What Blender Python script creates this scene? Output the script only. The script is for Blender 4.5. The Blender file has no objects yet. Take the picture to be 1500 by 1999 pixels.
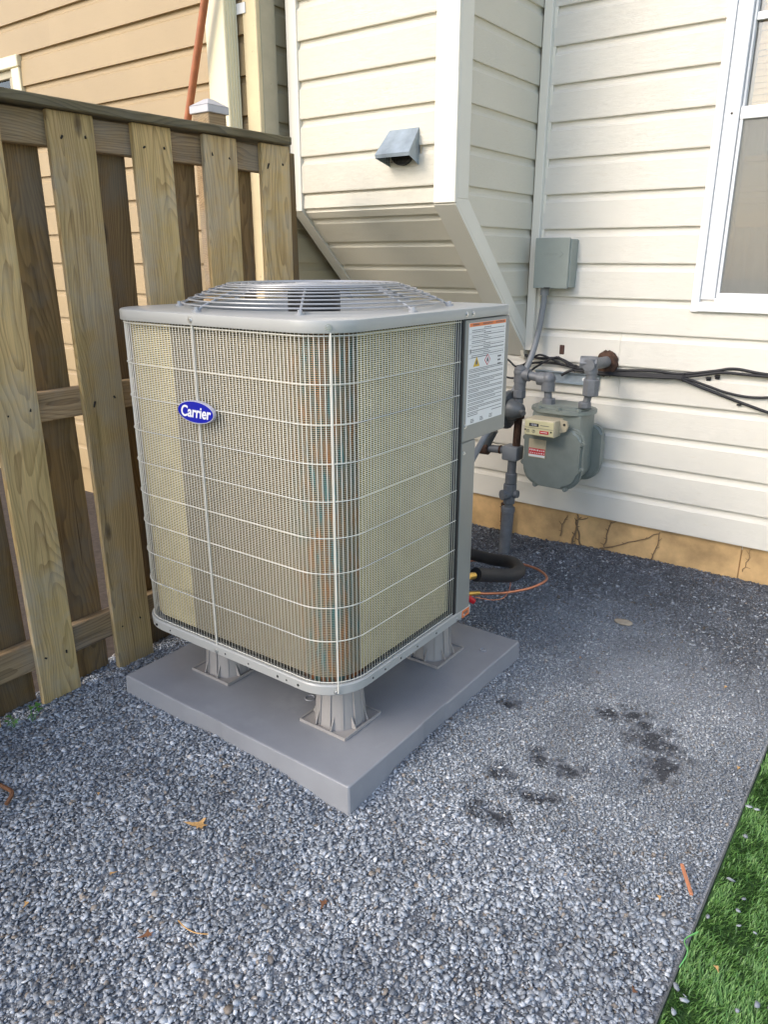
import bpy, bmesh, math, random
import numpy as np
from mathutils import Matrix, Vector, noise
random.seed(7); rng = np.random.default_rng(11)
S = bpy.context.scene
C = S.collection
PI = math.pi

# ------------------------------------------------------------------ camera
cam_d = bpy.data.cameras.new("camera"); cam = bpy.data.objects.new("camera", cam_d); C.objects.link(cam)
cam.location = (0, 0, 1.45)
YAW, PITCH = 0.631772, 0.324455
fw = Vector((-math.sin(YAW)*math.cos(PITCH), math.cos(YAW)*math.cos(PITCH), -math.sin(PITCH)))
cam.rotation_euler = fw.to_track_quat('-Z', 'Y').to_euler()
cam_d.sensor_fit = 'HORIZONTAL'; cam_d.sensor_width = 36.0; cam_d.lens = 36.0*1469.24/1500.0
cam_d.clip_start = 0.05; cam_d.clip_end = 300
S.camera = cam
S.render.resolution_x = 769; S.render.resolution_y = 1024

# ------------------------------------------------------------------ world, sun, exposure
SUN_EL, SUN_AZ = math.radians(36), math.radians(203)     # azimuth clockwise from +Y: from behind the camera, to its left
w = bpy.data.worlds.new("World"); S.world = w; w.use_nodes = True
nt = w.node_tree; bg = nt.nodes['Background']
sky = nt.nodes.new('ShaderNodeTexSky'); sky.sky_type = 'NISHITA'; sky.sun_disc = False
sky.sun_elevation = SUN_EL; sky.sun_rotation = SUN_AZ; sky.dust_density = 2.0
nt.links.new(sky.outputs[0], bg.inputs[0]); bg.inputs[1].default_value = 0.15
sl = bpy.data.lights.new("sun", 'SUN'); so = bpy.data.objects.new("sun", sl); C.objects.link(so)
sl.energy = 0.68; sl.angle = math.radians(24); sl.color = (1.0, 0.93, 0.82)
sd = Vector((math.sin(SUN_AZ)*math.cos(SUN_EL), math.cos(SUN_AZ)*math.cos(SUN_EL), math.sin(SUN_EL)))
so.rotation_euler = sd.to_track_quat('Z', 'Y').to_euler()
S.view_settings.view_transform = 'Standard'; S.view_settings.look = 'None'
S.view_settings.gamma = 1.0; S.view_settings.exposure = 1.18; S.view_settings.use_curve_mapping = False
S.render.engine = 'CYCLES'

# ------------------------------------------------------------------ materials
def new_mat(name):
    m = bpy.data.materials.new(name); m.use_nodes = True
    return m, m.node_tree, m.node_tree.nodes['Principled BSDF']
def N(nt, t, **kw):
    n = nt.nodes.new(t)
    for k, v in kw.items():
        if k in n.inputs: n.inputs[k].default_value = v
        else: setattr(n, k, v)
    return n
def L(nt, a, b): nt.links.new(a, b)
def ramp(nt, fac, stops):
    r = N(nt, 'ShaderNodeValToRGB'); e = r.color_ramp.elements
    while len(e) > 1: e.remove(e[-1])
    e[0].position = stops[0][0]; e[0].color = (*stops[0][1], 1)
    for p, c in stops[1:]:
        x = e.new(p); x.color = (*c, 1)
    L(nt, fac, r.inputs[0]); return r.outputs[0]
def coords(nt, scale=(1,1,1), rand=0.0):
    tc = N(nt, 'ShaderNodeTexCoord'); mp = N(nt, 'ShaderNodeMapping'); mp.inputs['Scale'].default_value = scale
    out = tc.outputs['Object']
    if rand:
        oi = N(nt, 'ShaderNodeObjectInfo'); mu = N(nt, 'ShaderNodeVectorMath', operation='SCALE')
        cb = N(nt, 'ShaderNodeCombineXYZ', X=1.0, Y=0.73, Z=0.41); mu.inputs['Scale'].default_value = 1
        L(nt, cb.outputs[0], mu.inputs[0])
        ml = N(nt, 'ShaderNodeMath', operation='MULTIPLY'); ml.inputs[1].default_value = rand
        L(nt, oi.outputs['Random'], ml.inputs[0]); L(nt, ml.outputs[0], mu.inputs['Scale'])
        ad = N(nt, 'ShaderNodeVectorMath', operation='ADD'); L(nt, out, ad.inputs[0]); L(nt, mu.outputs[0], ad.inputs[1])
        out = ad.outputs[0]
    L(nt, out, mp.inputs['Vector']); return mp.outputs[0]
def noise_tex(nt, vec, scale, detail=4, rough=0.55, dist=0.0):
    n = N(nt, 'ShaderNodeTexNoise'); n.inputs['Scale'].default_value = scale; n.inputs['Detail'].default_value = detail
    n.inputs['Roughness'].default_value = rough; n.inputs['Distortion'].default_value = dist
    L(nt, vec, n.inputs['Vector']); return n.outputs[0]
def bump(nt, bs, h, strength, dist=0.002):
    b = N(nt, 'ShaderNodeBump'); b.inputs['Strength'].default_value = strength; b.inputs['Distance'].default_value = dist
    L(nt, h, b.inputs['Height']); L(nt, b.outputs[0], bs.inputs['Normal']); return b
def mixc(nt, fac, a, b, mode='MIX'):
    m = N(nt, 'ShaderNodeMix', data_type='RGBA', blend_type=mode)
    if isinstance(fac, (int, float)): m.inputs[0].default_value = fac
    else: L(nt, fac, m.inputs[0])
    for s, v in ((6, a), (7, b)):
        if isinstance(v, tuple): m.inputs[s].default_value = (*v, 1)
        else: L(nt, v, m.inputs[s])
    return m.outputs[2]
def simple(name, col, rough=0.5, metal=0.0, var=0.12, scale=14, bs=0.0, bscale=120, dirt=None, rand=3.0):
    m, nt, b = new_mat(name)
    v = coords(nt, rand=rand)
    n = noise_tex(nt, v, scale, 5, .6)
    lo = tuple(c*(1-var) for c in col); hi = tuple(min(1, c*(1+var)) for c in col)
    cc = ramp(nt, n, [(.3, lo), (.7, hi)])
    if dirt:
        d = noise_tex(nt, v, dirt[1], 6, .7); f = ramp(nt, d, [(dirt[2], (0,0,0)), (min(1, dirt[2]+.12), (1,1,1))])
        cc = mixc(nt, f, cc, dirt[0])
    L(nt, cc, b.inputs['Base Color']); b.inputs['Roughness'].default_value = rough; b.inputs['Metallic'].default_value = metal
    if bs: bump(nt, b, noise_tex(nt, v, bscale, 3), bs, .001)
    return m

def siding_mat(name, col, dirty, grain=0.6, crack=False):
    m, nt, b = new_mat(name)
    v = coords(nt, (1.0, 1.0, 1.0), rand=37.0)
    big = noise_tex(nt, v, 1.7, 3)
    base = ramp(nt, big, [(.3, tuple(c*.94 for c in col)), (.7, tuple(min(.9, c*1.03) for c in col))])
    st = coords(nt, (5, 5, 22), rand=37.0)
    d = noise_tex(nt, st, 2.2, 6, .72)
    f = ramp(nt, d, [(.60, (0,0,0)), (.80, (.30,.30,.30))])
    base = mixc(nt, f, base, dirty)
    L(nt, base, b.inputs['Base Color']); b.inputs['Roughness'].default_value = .48
    g = coords(nt, (9, 9, 150), rand=37.0)
    gn = noise_tex(nt, g, 1.6, 3, .5, 1.4)
    w2 = N(nt, 'ShaderNodeMath', operation='PINGPONG'); w2.inputs[1].default_value = .09; L(nt, gn, w2.inputs[0])
    w3 = N(nt, 'ShaderNodeMath', operation='MULTIPLY'); w3.inputs[1].default_value = 8; L(nt, w2.outputs[0], w3.inputs[0])
    bump(nt, b, w3.outputs[0], grain, .0012)
    return m

def wood_mat(name, dark, light, green, axis='z', rough=.78, bs=.5, tint=1.0):
    m, nt, b = new_mat(name)
    tc = N(nt, 'ShaderNodeTexCoord'); oi = N(nt, 'ShaderNodeObjectInfo')
    sw = N(nt, 'ShaderNodeMapping')
    if axis == 'y': sw.inputs['Rotation'].default_value = (PI/2, 0, 0)      # grain runs along Y
    L(nt, tc.outputs['Object'], sw.inputs[0])
    # random offset per board
    cb = N(nt, 'ShaderNodeCombineXYZ')
    for i, (a, c) in enumerate(((.10, -.05), (.16, -.08), (37.0, 0))):
        x = N(nt, 'ShaderNodeMath', operation='MULTIPLY_ADD'); 
        fr = N(nt, 'ShaderNodeMath', operation='FRACT'); mm = N(nt, 'ShaderNodeMath', operation='MULTIPLY'); mm.inputs[1].default_value = (1, 7.31, 3.77)[i]
        L(nt, oi.outputs['Random'], mm.inputs[0]); L(nt, mm.outputs[0], fr.inputs[0]); L(nt, fr.outputs[0], x.inputs[0])
        x.inputs[1].default_value = a; x.inputs[2].default_value = c; L(nt, x.outputs[0], cb.inputs[i])
    ad = N(nt, 'ShaderNodeVectorMath', operation='ADD'); L(nt, sw.outputs[0], ad.inputs[0]); L(nt, cb.outputs[0], ad.inputs[1])
    # low frequency warp
    wv = N(nt, 'ShaderNodeMapping'); wv.inputs['Scale'].default_value = (5, 5, 1.3); L(nt, ad.outputs[0], wv.inputs[0])
    wn = N(nt, 'ShaderNodeTexNoise'); wn.inputs['Scale'].default_value = 1.1; wn.inputs['Detail'].default_value = 2; L(nt, wv.outputs[0], wn.inputs['Vector'])
    ws = N(nt, 'ShaderNodeVectorMath', operation='MULTIPLY'); ws.inputs[1].default_value = (.16, .16, 0); 
    sb = N(nt, 'ShaderNodeVectorMath', operation='SUBTRACT'); sb.inputs[1].default_value = (.5, .5, .5); L(nt, wn.outputs['Color'], sb.inputs[0]); L(nt, sb.outputs[0], ws.inputs[0])
    a2 = N(nt, 'ShaderNodeVectorMath', operation='ADD'); L(nt, ad.outputs[0], a2.inputs[0]); L(nt, ws.outputs[0], a2.inputs[1])
    sx = N(nt, 'ShaderNodeMapping'); sx.inputs['Scale'].default_value = (1, 1, .05); sx.inputs['Rotation'].default_value = (0, .02, 0); L(nt, a2.outputs[0], sx.inputs[0])
    wt = N(nt, 'ShaderNodeTexWave', wave_type='RINGS', rings_direction='Z', wave_profile='SAW')
    wt.inputs['Scale'].default_value = 36; wt.inputs['Distortion'].default_value = 1.2; wt.inputs['Detail'].default_value = 3; wt.inputs['Detail Scale'].default_value = 2
    L(nt, sx.outputs[0], wt.inputs['Vector'])
    fine = N(nt, 'ShaderNodeMapping'); fine.inputs['Scale'].default_value = (120, 120, 3.0); L(nt, ad.outputs[0], fine.inputs[0])
    fn = noise_tex(nt, fine.outputs[0], 1.5, 4, .65)
    md = tuple((a*.55+c*.45) for a, c in zip(light, dark))
    grain = ramp(nt, wt.outputs['Fac'], [(.0, light), (.45, tuple(c*.95 for c in light)), (.80, md), (.95, tuple(a*.4+c*.6 for a, c in zip(light, dark))), (1, light)])
    gf = ramp(nt, fn, [(.3, (.72,.72,.72)), (.7, (1.12,1.1,1.06))])
    col = mixc(nt, 1.0, grain, gf, 'MULTIPLY')
    gv = N(nt, 'ShaderNodeMapping'); gv.inputs['Scale'].default_value = (6, 6, 1.2); L(nt, ad.outputs[0], gv.inputs[0])
    gn = noise_tex(nt, gv.outputs[0], 1.5, 4, .6)
    gm = ramp(nt, gn, [(.45, (0,0,0)), (.72, (.6,.6,.6))])
    col = mixc(nt, gm, col, mixc(nt, .5, col, green))
    # knots
    kv = N(nt, 'ShaderNodeMapping'); kv.inputs['Scale'].default_value = (9, 9, 3.2); L(nt, ad.outputs[0], kv.inputs[0])
    vo = N(nt, 'ShaderNodeTexVoronoi'); vo.inputs['Scale'].default_value = .75; L(nt, kv.outputs[0], vo.inputs['Vector'])
    kf = ramp(nt, vo.outputs['Distance'], [(.05, (.9,.9,.9)), (.085, (.5,.5,.5)), (.11, (0,0,0))])
    col = mixc(nt, kf, col, tuple(c*.45 for c in dark))
    sv = N(nt, 'ShaderNodeMapping'); sv.inputs['Scale'].default_value = (26, 26, 1.1); L(nt, ad.outputs[0], sv.inputs[0])
    sn = noise_tex(nt, sv.outputs[0], 1.4, 6, .75); sf = ramp(nt, sn, [(.30, (.62,.60,.55)), (.48, (1,1,1)), (.75, (1.10,1.09,1.08))])
    col = mixc(nt, 1.0, col, sf, 'MULTIPLY')
    bn = noise_tex(nt, ad.outputs[0], 3.2, 5, .7); bf = ramp(nt, bn, [(.46, (0,0,0)), (.62, (.38,.38,.38))]); col = mixc(nt, bf, col, tuple((a+b_+c_)/3*.9 for a, b_, c_ in [light]*1)*3 if False else (sum(light)/3*.95, sum(light)/3*.93, sum(light)/3*.82))
    cv = N(nt, 'ShaderNodeMapping'); cv.inputs['Scale'].default_value = (160, 160, 1.6); L(nt, ad.outputs[0], cv.inputs[0])
    cn = noise_tex(nt, cv.outputs[0], 1.0, 2, .5); cf = ramp(nt, cn, [(.25, (.8,.8,.8)), (.31, (0,0,0))]); col = mixc(nt, cf, col, tuple(c*.5 for c in dark))
    # board to board value
    hv = N(nt, 'ShaderNodeHueSaturation'); mr = N(nt, 'ShaderNodeMapRange'); mr.inputs[3].default_value = .82*tint; mr.inputs[4].default_value = 1.15*tint
    L(nt, oi.outputs['Random'], mr.inputs[0]); L(nt, mr.outputs[0], hv.inputs['Value']); L(nt, col, hv.inputs['Color'])
    L(nt, hv.outputs[0], b.inputs['Base Color']); b.inputs['Roughness'].default_value = rough
    ml = N(nt, 'ShaderNodeMath', operation='ADD'); L(nt, fn, ml.inputs[0]); L(nt, wt.outputs['Fac'], ml.inputs[1])
    bump(nt, b, ml.outputs[0], bs, .0015)
    return m

M = {}
M['vinyl'] = siding_mat('cream_vinyl', (.745, .71, .63), (.56, .44, .27))
M['vinyl_bounce'] = siding_mat('bounce_warmed_cream_vinyl', (.715, .67, .555), (.56, .42, .24))  # same vinyl, warm bounce from the tan house mixed into its colour
M['vinyl_trim'] = simple('cream_vinyl_trim', (.77, .735, .64), .45, var=.04, scale=3)
M['hardboard'] = siding_mat('tan_painted_siding', (.40, .29, .155), (.28, .19, .09), .3)
M['greige'] = siding_mat('weathered_cream_siding', (.50, .43, .285), (.20, .15, .08), .3)
M['cornerboard'] = simple('peeling_cream_paint', (.66, .55, .34), .6, var=.1, scale=5, bs=.3, dirt=((.16,.10,.05), 38, .66))
M['downspout'] = simple('pale_yellow_aluminium', (.80, .73, .50), .35, var=.04, scale=4)
M['stucco'] = simple('ochre_stucco', (.56, .365, .17), .9, var=.34, scale=5.5, bs=1.0, bscale=55, dirt=((.56,.44,.28), 2.2, .60), rand=0)
M['grout'] = simple('stucco_crack', (.30, .21, .12), .95, var=.2)
M['white_paint'] = simple('white_window_vinyl', (.82, .82, .82), .35, var=.03, scale=3)
M['board'] = wood_mat('treated_pine', (.24, .145, .055), (.60, .425, .195), (.42, .34, .12))
M['back_board'] = wood_mat('treated_pine_shaded', (.085, .045, .017), (.25, .155, .06), (.15, .12, .04))  # same pine, the shade behind the front boards put into its colour
M['rail'] = wood_mat('treated_pine_rail', (.17, .10, .05), (.42, .29, .16), (.26, .22, .10), 'y')
M['cap'] = wood_mat('mossy_cap_rail', (.05, .038, .02), (.19, .155, .085), (.09, .095, .04), 'y')
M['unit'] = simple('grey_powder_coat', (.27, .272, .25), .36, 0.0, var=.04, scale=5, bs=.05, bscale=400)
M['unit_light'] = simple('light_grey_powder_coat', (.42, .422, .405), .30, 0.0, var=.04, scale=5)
M['wire'] = simple('coated_grille_wire', (.70, .68, .61), .5, .0, var=.05)
M['pad'] = simple('grey_plastic', (.285, .292, .312), .36, var=.07, scale=7, bs=.25, bscale=260, dirt=((.33,.336,.355), 2.2, .56))
M['foot'] = simple('taupe_plastic', (.36, .34, .325), .5, var=.05, scale=8)
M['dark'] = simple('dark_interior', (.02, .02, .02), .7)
M['black'] = simple('black_rubber', (.022, .022, .024), .62, var=.2, bs=.3, bscale=90)
M['guard'] = simple('grey_guard_wire', (.36, .37, .385), .35, .2, var=.05)
M['motor'] = simple('black_motor_paint', (.018, .018, .02), .4)
M['blade'] = simple('fan_blade_grey', (.36, .38, .42), .4, .3)
M['screw'] = simple('zinc_screw', (.62, .62, .60), .3, .8)
M['label'] = simple('white_label_vinyl', (.80, .80, .80), .4, var=.02)
M['ink'] = simple('grey_print', (.13, .13, .14), .5)
M['orange'] = simple('orange_print', (.85, .22, .05), .5)
M['yellow'] = simple('yellow_print', (.75, .48, .03), .5)
M['red'] = simple('red_print', (.55, .03, .04), .5)
M['blue'] = simple('royal_blue_enamel', (.012, .018, .36), .25, var=.03)
M['chrome'] = simple('pale_rim', (.62, .62, .74), .25, .3, var=.03)
M['letter'] = simple('white_letter', (.85, .85, .88), .35, var=.02)
M['galv'] = simple('galvanised_steel', (.34, .40, .45), .42, .45, var=.25, scale=11)
M['meter'] = simple('meter_grey_paint', (.215, .24, .218), .38, .1, var=.10, scale=12, bs=.15, bscale=160)
M['pipe'] = simple('grey_painted_pipe', (.16, .167, .178), .5, .15, var=.2, scale=25, bs=.3, bscale=90, dirt=((.20,.10,.05), 22, .66))
M['reg'] = simple('dark_grey_cast_iron', (.12, .125, .125), .45, .2, var=.2, scale=20, bs=.3, bscale=80)
M['index'] = simple('aged_ivory_plastic', (.50, .43, .30), .45, var=.08)
M['index_face'] = simple('yellowed_ivory_face', (.66, .60, .36), .4, var=.05)
M['boxgrey'] = simple('grey_enclosure', (.29, .32, .29), .45, var=.05)
M['conduit'] = simple('grey_pvc', (.22, .23, .24), .45, var=.06)
M['cable'] = simple('black_cable', (.012, .012, .015), .65)
M['rust'] = simple('rusty_iron', (.065, .033, .02), .9, var=.5, scale=60, bs=1.0, bscale=70)
M['rustpole'] = simple('rust_red_pole', (.36, .115, .04), .55, var=.18, scale=20, dirt=((.16,.06,.03), 14, .62))
M['copper'] = simple('copper', (.70, .30, .19), .32, .85, var=.15, scale=18)
M['brass'] = simple('brass', (.72, .48, .14), .3, .9)
M['redcap'] = simple('red_plastic_cap', (.55, .01, .02), .35)
M['brownclip'] = simple('brown_plastic', (.07, .03, .02), .5)
M['postcap'] = simple('white_plastic_cap', (.50, .49, .50), .4, var=.06)
M['vine'] = simple('dry_vine', (.20, .135, .075), .9, var=.3)
M['nail'] = simple('dark_nail', (.03, .025, .02), .6, .5)
M['leaf_tan'] = simple('dry_leaf', (.55, .32, .12), .7, var=.2, scale=60, bs=.4)
M['leaf_brown'] = simple('brown_leaf', (.17, .075, .035), .8, var=.3, scale=60)
M['ivy'] = simple('ivy_green', (.07, .20, .03), .5, var=.3, scale=40)
M['splinter'] = simple('orange_wood_splinter', (.50, .20, .10), .7, var=.12, scale=40)
M['lime'] = simple('lime_strip', (.14, .42, .12), .5, var=.1)
M['sandstone'] = simple('tan_stone', (.34, .29, .22), .9, var=.2, scale=30, bs=.6)
M['turfbase'] = simple('turf_backing', (.035, .085, .02), .95, var=.4, scale=60)
M['edging'] = simple('dark_edging', (.09, .10, .10), .7)
M['curtain'] = simple('grey_sheer_curtain', (.75, .72, .64), .9, var=.08)
M['reflected_siding'] = simple('beige_siding_reflection', (.90, .70, .46), .6, var=.05)
M['room'] = simple('dim_room_wall', (.22, .20, .18), .9)

def glass_mat():
    m, nt, b = new_mat('window_glass'); b.inputs['Base Color'].default_value = (.9, .92, .92, 1)
    b.inputs['Roughness'].default_value = .03; b.inputs['IOR'].default_value = 1.7
    tr = N(nt, 'ShaderNodeBsdfTransparent'); tr.inputs[0].default_value = (.95, .96, .95, 1)
    gl = N(nt, 'ShaderNodeBsdfGlossy'); gl.inputs['Roughness'].default_value = .02
    fr = N(nt, 'ShaderNodeFresnel'); fr.inputs[0].default_value = 1.9
    mx = N(nt, 'ShaderNodeMixShader'); L(nt, fr.outputs[0], mx.inputs[0]); L(nt, tr.outputs[0], mx.inputs[1]); L(nt, gl.outputs[0], mx.inputs[2])
    L(nt, mx.outputs[0], nt.nodes['Material Output'].inputs[0]); return m
M['glass'] = glass_mat()
def screen_mat():
    m, nt, b = new_mat('insect_screen')
    v = coords(nt)
    tr = N(nt, 'ShaderNodeBsdfTransparent'); df = N(nt, 'ShaderNodeBsdfDiffuse'); df.inputs[0].default_value = (.33, .33, .31, 1)
    n = noise_tex(nt, v, 900, 1); f = ramp(nt, n, [(.4, (.28,.28,.28)), (.6, (.42,.42,.42))])
    mx = N(nt, 'ShaderNodeMixShader'); L(nt, f, mx.inputs[0]); L(nt, tr.outputs[0], mx.inputs[1]); L(nt, df.outputs[0], mx.inputs[2])
    L(nt, mx.outputs[0], nt.nodes['Material Output'].inputs[0]); return m
M['screen'] = screen_mat()
def fin_mat():
    m, nt, b = new_mat('tan_aluminium_fins')
    tc = N(nt, 'ShaderNodeTexCoord'); sp = N(nt, 'ShaderNodeSeparateXYZ'); L(nt, tc.outputs['Object'], sp.inputs[0])
    mz = N(nt, 'ShaderNodeMath', operation='MULTIPLY'); mz.inputs[1].default_value = 1/.0046; L(nt, sp.outputs[2], mz.inputs[0])
    fr = N(nt, 'ShaderNodeMath', operation='FRACT'); L(nt, mz.outputs[0], fr.inputs[0])
    c = ramp(nt, fr.outputs[0], [(.0, (.20,.165,.095)), (1, (.22,.18,.105))])
    v = coords(nt, (6, 6, 2)); n = noise_tex(nt, v, 3, 4); g = ramp(nt, n, [(.3, (.85,.85,.85)), (.7, (1.08,1.08,1.08))])
    L(nt, mixc(nt, 1, c, g, 'MULTIPLY'), b.inputs['Base Color']); b.inputs['Roughness'].default_value = .5
    return m
M['fin'] = fin_mat()
M['slat'] = simple('tan_aluminium_edge', (.93, .79, .47), .5, .0, var=.1)
def slat_dim_moire_mat():
    m, nt, b = new_mat('dim_moire_slat_edge')  # dimmer fin edge, moire shimmer painted on as teal and orange
    tc = N(nt, 'ShaderNodeTexCoord')
    v = coords(nt, (48, 48, 9)); n = noise_tex(nt, v, 1.0, 4, .6)
    pat = ramp(nt, n, [(.36, (.20,.40,.38)), (.46, (.40,.39,.30)), (.55, (.48,.38,.24)), (.66, (.68,.34,.15))])
    d = N(nt, 'ShaderNodeVectorMath', operation='DISTANCE'); fl = N(nt, 'ShaderNodeVectorMath', operation='MULTIPLY'); fl.inputs[1].default_value = (1,1,0)
    L(nt, tc.outputs['Object'], fl.inputs[0]); L(nt, fl.outputs[0], d.inputs[0]); d.inputs[1].default_value = (-1.18, 1.45, 0)
    f = ramp(nt, d.outputs['Value'], [(.08, (1,1,1)), (.17, (0,0,0))])
    L(nt, mixc(nt, f, (.58,.51,.365), pat), b.inputs['Base Color']); b.inputs['Roughness'].default_value = .5
    return m
M['slat_dim_moire'] = slat_dim_moire_mat()
def core_mat():
    m, nt, b = new_mat('moire_tube_bank')
    tc = N(nt, 'ShaderNodeTexCoord'); sp = N(nt, 'ShaderNodeSeparateXYZ'); L(nt, tc.outputs['Object'], sp.inputs[0])
    v = coords(nt, (55, 55, 10)); n = noise_tex(nt, v, 1.0, 4, .6)
    pat = ramp(nt, n, [(.34, (.03,.13,.12)), (.45, (.05,.10,.09)), (.54, (.22,.085,.03)), (.68, (.42,.13,.03))])
    # moire shimmer painted as teal and orange round the front corner of the coil
    d = N(nt, 'ShaderNodeVectorMath', operation='DISTANCE'); fl = N(nt, 'ShaderNodeVectorMath', operation='MULTIPLY'); fl.inputs[1].default_value = (1,1,0)
    L(nt, tc.outputs['Object'], fl.inputs[0]); L(nt, fl.outputs[0], d.inputs[0]); d.inputs[1].default_value = (-1.19, 1.42, 0)
    f = ramp(nt, d.outputs['Value'], [(.05, (1,1,1)), (.14, (0,0,0))])
    L(nt, mixc(nt, f, (.035,.03,.022), pat), b.inputs['Base Color']); b.inputs['Roughness'].default_value = .5
    return m
M['core'] = core_mat()
def stone_mat():
    m, nt, b = new_mat('blue_grey_slate_chips')
    a = N(nt, 'ShaderNodeAttribute', attribute_name='tone'); h = N(nt, 'ShaderNodeAttribute', attribute_name='hue')
    c = ramp(nt, a.outputs['Fac'], [(0, (.035,.038,.046)), (.22, (.155,.17,.195)), (.6, (.385,.42,.465)), (1, (.75,.77,.80))])
    br = ramp(nt, a.outputs['Fac'], [(0, (.05,.035,.02)), (1, (.42,.33,.24))])
    f = ramp(nt, h.outputs['Fac'], [(.90, (0,0,0)), (.97, (.8,.8,.8))])
    v = coords(nt); n = noise_tex(nt, v, 350, 3); g = ramp(nt, n, [(.3, (.8,.8,.8)), (.7, (1.15,1.15,1.15))])
    L(nt, mixc(nt, 1, mixc(nt, f, c, br), g, 'MULTIPLY'), b.inputs['Base Color']); b.inputs['Roughness'].default_value = .6
    return m
M['stone'] = stone_mat()
def ground_mat(dusty=True):
    m, nt, b = new_mat('gravel_bed_dust')
    v = coords(nt)
    vo = N(nt, 'ShaderNodeTexVoronoi'); vo.inputs['Scale'].default_value = 170; L(nt, v, vo.inputs['Vector'])
    c = ramp(nt, vo.outputs['Color'], [(.1, (.09,.097,.112)), (.9, (.27,.29,.325))])
    if dusty:
        da = N(nt, 'ShaderNodeAttribute', attribute_name='dust'); fine = noise_tex(nt, v, 260, 3, .7)
        dc = ramp(nt, fine, [(.3, (.19,.205,.23)), (.7, (.43,.455,.49))])
        f0 = ramp(nt, da.outputs['Fac'], [(.0, (.85,.85,.85)), (.18, (.15,.15,.15))]); f = ramp(nt, da.outputs['Fac'], [(.1, (0,0,0)), (.8, (1,1,1))]); c = mixc(nt, f0, c, (.022,.024,.03)); c = mixc(nt, f, c, dc)
    L(nt, c, b.inputs['Base Color']); b.inputs['Roughness'].default_value = .9
    bump(nt, b, vo.outputs['Distance'], .8, .004); return m
M['ground'] = ground_mat(); M['yard'] = simple('plain_gravel', (.27,.28,.30), .9, var=.4, scale=90)
M['mulch'] = simple('dark_soil', (.06,.045,.035), .95, var=.4, scale=40)
M['lawn'] = simple('dry_lawn', (.16,.17,.09), .95, var=.3, scale=3)
def grass_mat():
    m, nt, b = new_mat('artificial_grass_blades')
    a = N(nt, 'ShaderNodeAttribute', attribute_name='tone')
    c = ramp(nt, a.outputs['Fac'], [(0, (.03,.075,.015)), (.5, (.085,.21,.045)), (1, (.20,.36,.10))])
    L(nt, c, b.inputs['Base Color']); b.inputs['Roughness'].default_value = .5; return m
M['grass'] = grass_mat()

# ------------------------------------------------------------------ geometry helpers (world coordinates)
def finish(name, bm, mat, parent=None, smooth=False, label=None, loc=None, recalc=True):
    if recalc: bmesh.ops.recalc_face_normals(bm, faces=bm.faces)
    me = bpy.data.meshes.new(name); bm.to_mesh(me); bm.free()
    return link(name, me, mat, parent, smooth, label)
def link(name, me, mat, parent=None, smooth=False, label=None):
    if mat is not None and not me.materials: me.materials.append(M[mat] if isinstance(mat, str) else mat)
    if smooth:
        me.polygons.foreach_set('use_smooth', [True]*len(me.polygons))
        try: me.set_sharp_from_angle(angle=math.radians(38))
        except Exception: pass
    o = bpy.data.objects.new(name, me); C.objects.link(o)
    if parent is not None: attach(o, parent)
    if label: o['label'] = label
    return o
def wloc(o):
    v = Vector(o.location)
    while o.parent is not None:
        v = v + o.matrix_parent_inverse.to_translation(); o = o.parent; v = v + Vector(o.location)
    return v
def attach(o, parent):
    o.parent = parent; o.matrix_parent_inverse = Matrix.Translation(-wloc(parent))
def thing(name, label, cat, loc=(0,0,0), group=None):
    o = bpy.data.objects.new(name, None); C.objects.link(o); o.location = loc
    o.empty_display_size = .1; o['label'] = label; o['category'] = cat
    if group: o['group'] = group
    return o
def tag(o, label, cat, group=None):
    o['label'] = label; o['category'] = cat
    if group: o['group'] = group
    return o
def box(bm, x0, x1, y0, y1, z0, z1, bev=0.0, seg=1):
    r = bmesh.ops.create_cube(bm, size=1.0)
    vs = r['verts']
    for v in vs: v.co = Vector(((x0+x1)/2+v.co.x*(x1-x0), (y0+y1)/2+v.co.y*(y1-y0), (z0+z1)/2+v.co.z*(z1-z0)))
    if bev > 0:
        es = list({e for v in vs for e in v.link_edges})
        bmesh.ops.bevel(bm, geom=es, offset=bev, segments=seg, affect='EDGES', profile=.5)
    return vs
def boxo(name, mat, parent, x0, x1, y0, y1, z0, z1, bev=.0, seg=1, smooth=False, label=None):
    bm = bmesh.new(); box(bm, x0, x1, y0, y1, z0, z1, bev, seg); return finish(name, bm, mat, parent, smooth, label)
def tube(bm, pts, r, seg=8, closed=False, cap=True):
    pts = [Vector(p) for p in pts]; n = len(pts); rings = []; up = None
    for i, p in enumerate(pts):
        a = pts[(i-1) % n] if (closed or i > 0) else p; b = pts[(i+1) % n] if (closed or i < n-1) else p
        t = (b-a).normalized()
        if up is None:
            up = t.orthogonal().normalized()
        up = (up - t*up.dot(t))
        if up.length < 1e-6: up = t.orthogonal()
        up.normalize(); s = t.cross(up)
        rr = r[i] if isinstance(r, (list, tuple)) else r
        rings.append([bm.verts.new(p+(up*math.cos(2*PI*k/seg)+s*math.sin(2*PI*k/seg))*rr) for k in range(seg)])
    m = n if closed else n-1
    for i in range(m):
        A, B = rings[i], rings[(i+1) % n]
        off = 0
        if closed and i == n-1:
            off = min(range(seg), key=lambda q: (A[0].co-B[q].co).length)
        for k in range(seg):
            bm.faces.new((A[k], A[(k+1) % seg], B[(k+1+off) % seg], B[(k+off) % seg]))
    if cap and not closed:
        bm.faces.new(list(reversed(rings[0]))); bm.faces.new(rings[-1])
def cyl(bm, a, b, r0, r1=None, seg=16): tube(bm, [a, b], [r0, r0 if r1 is None else r1], seg)
def tubeo(name, mat, parent, pts, r, seg=8, closed=False, label=None):
    bm = bmesh.new(); tube(bm, pts, r, seg, closed); return finish(name, bm, mat, parent, True, label)
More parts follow.
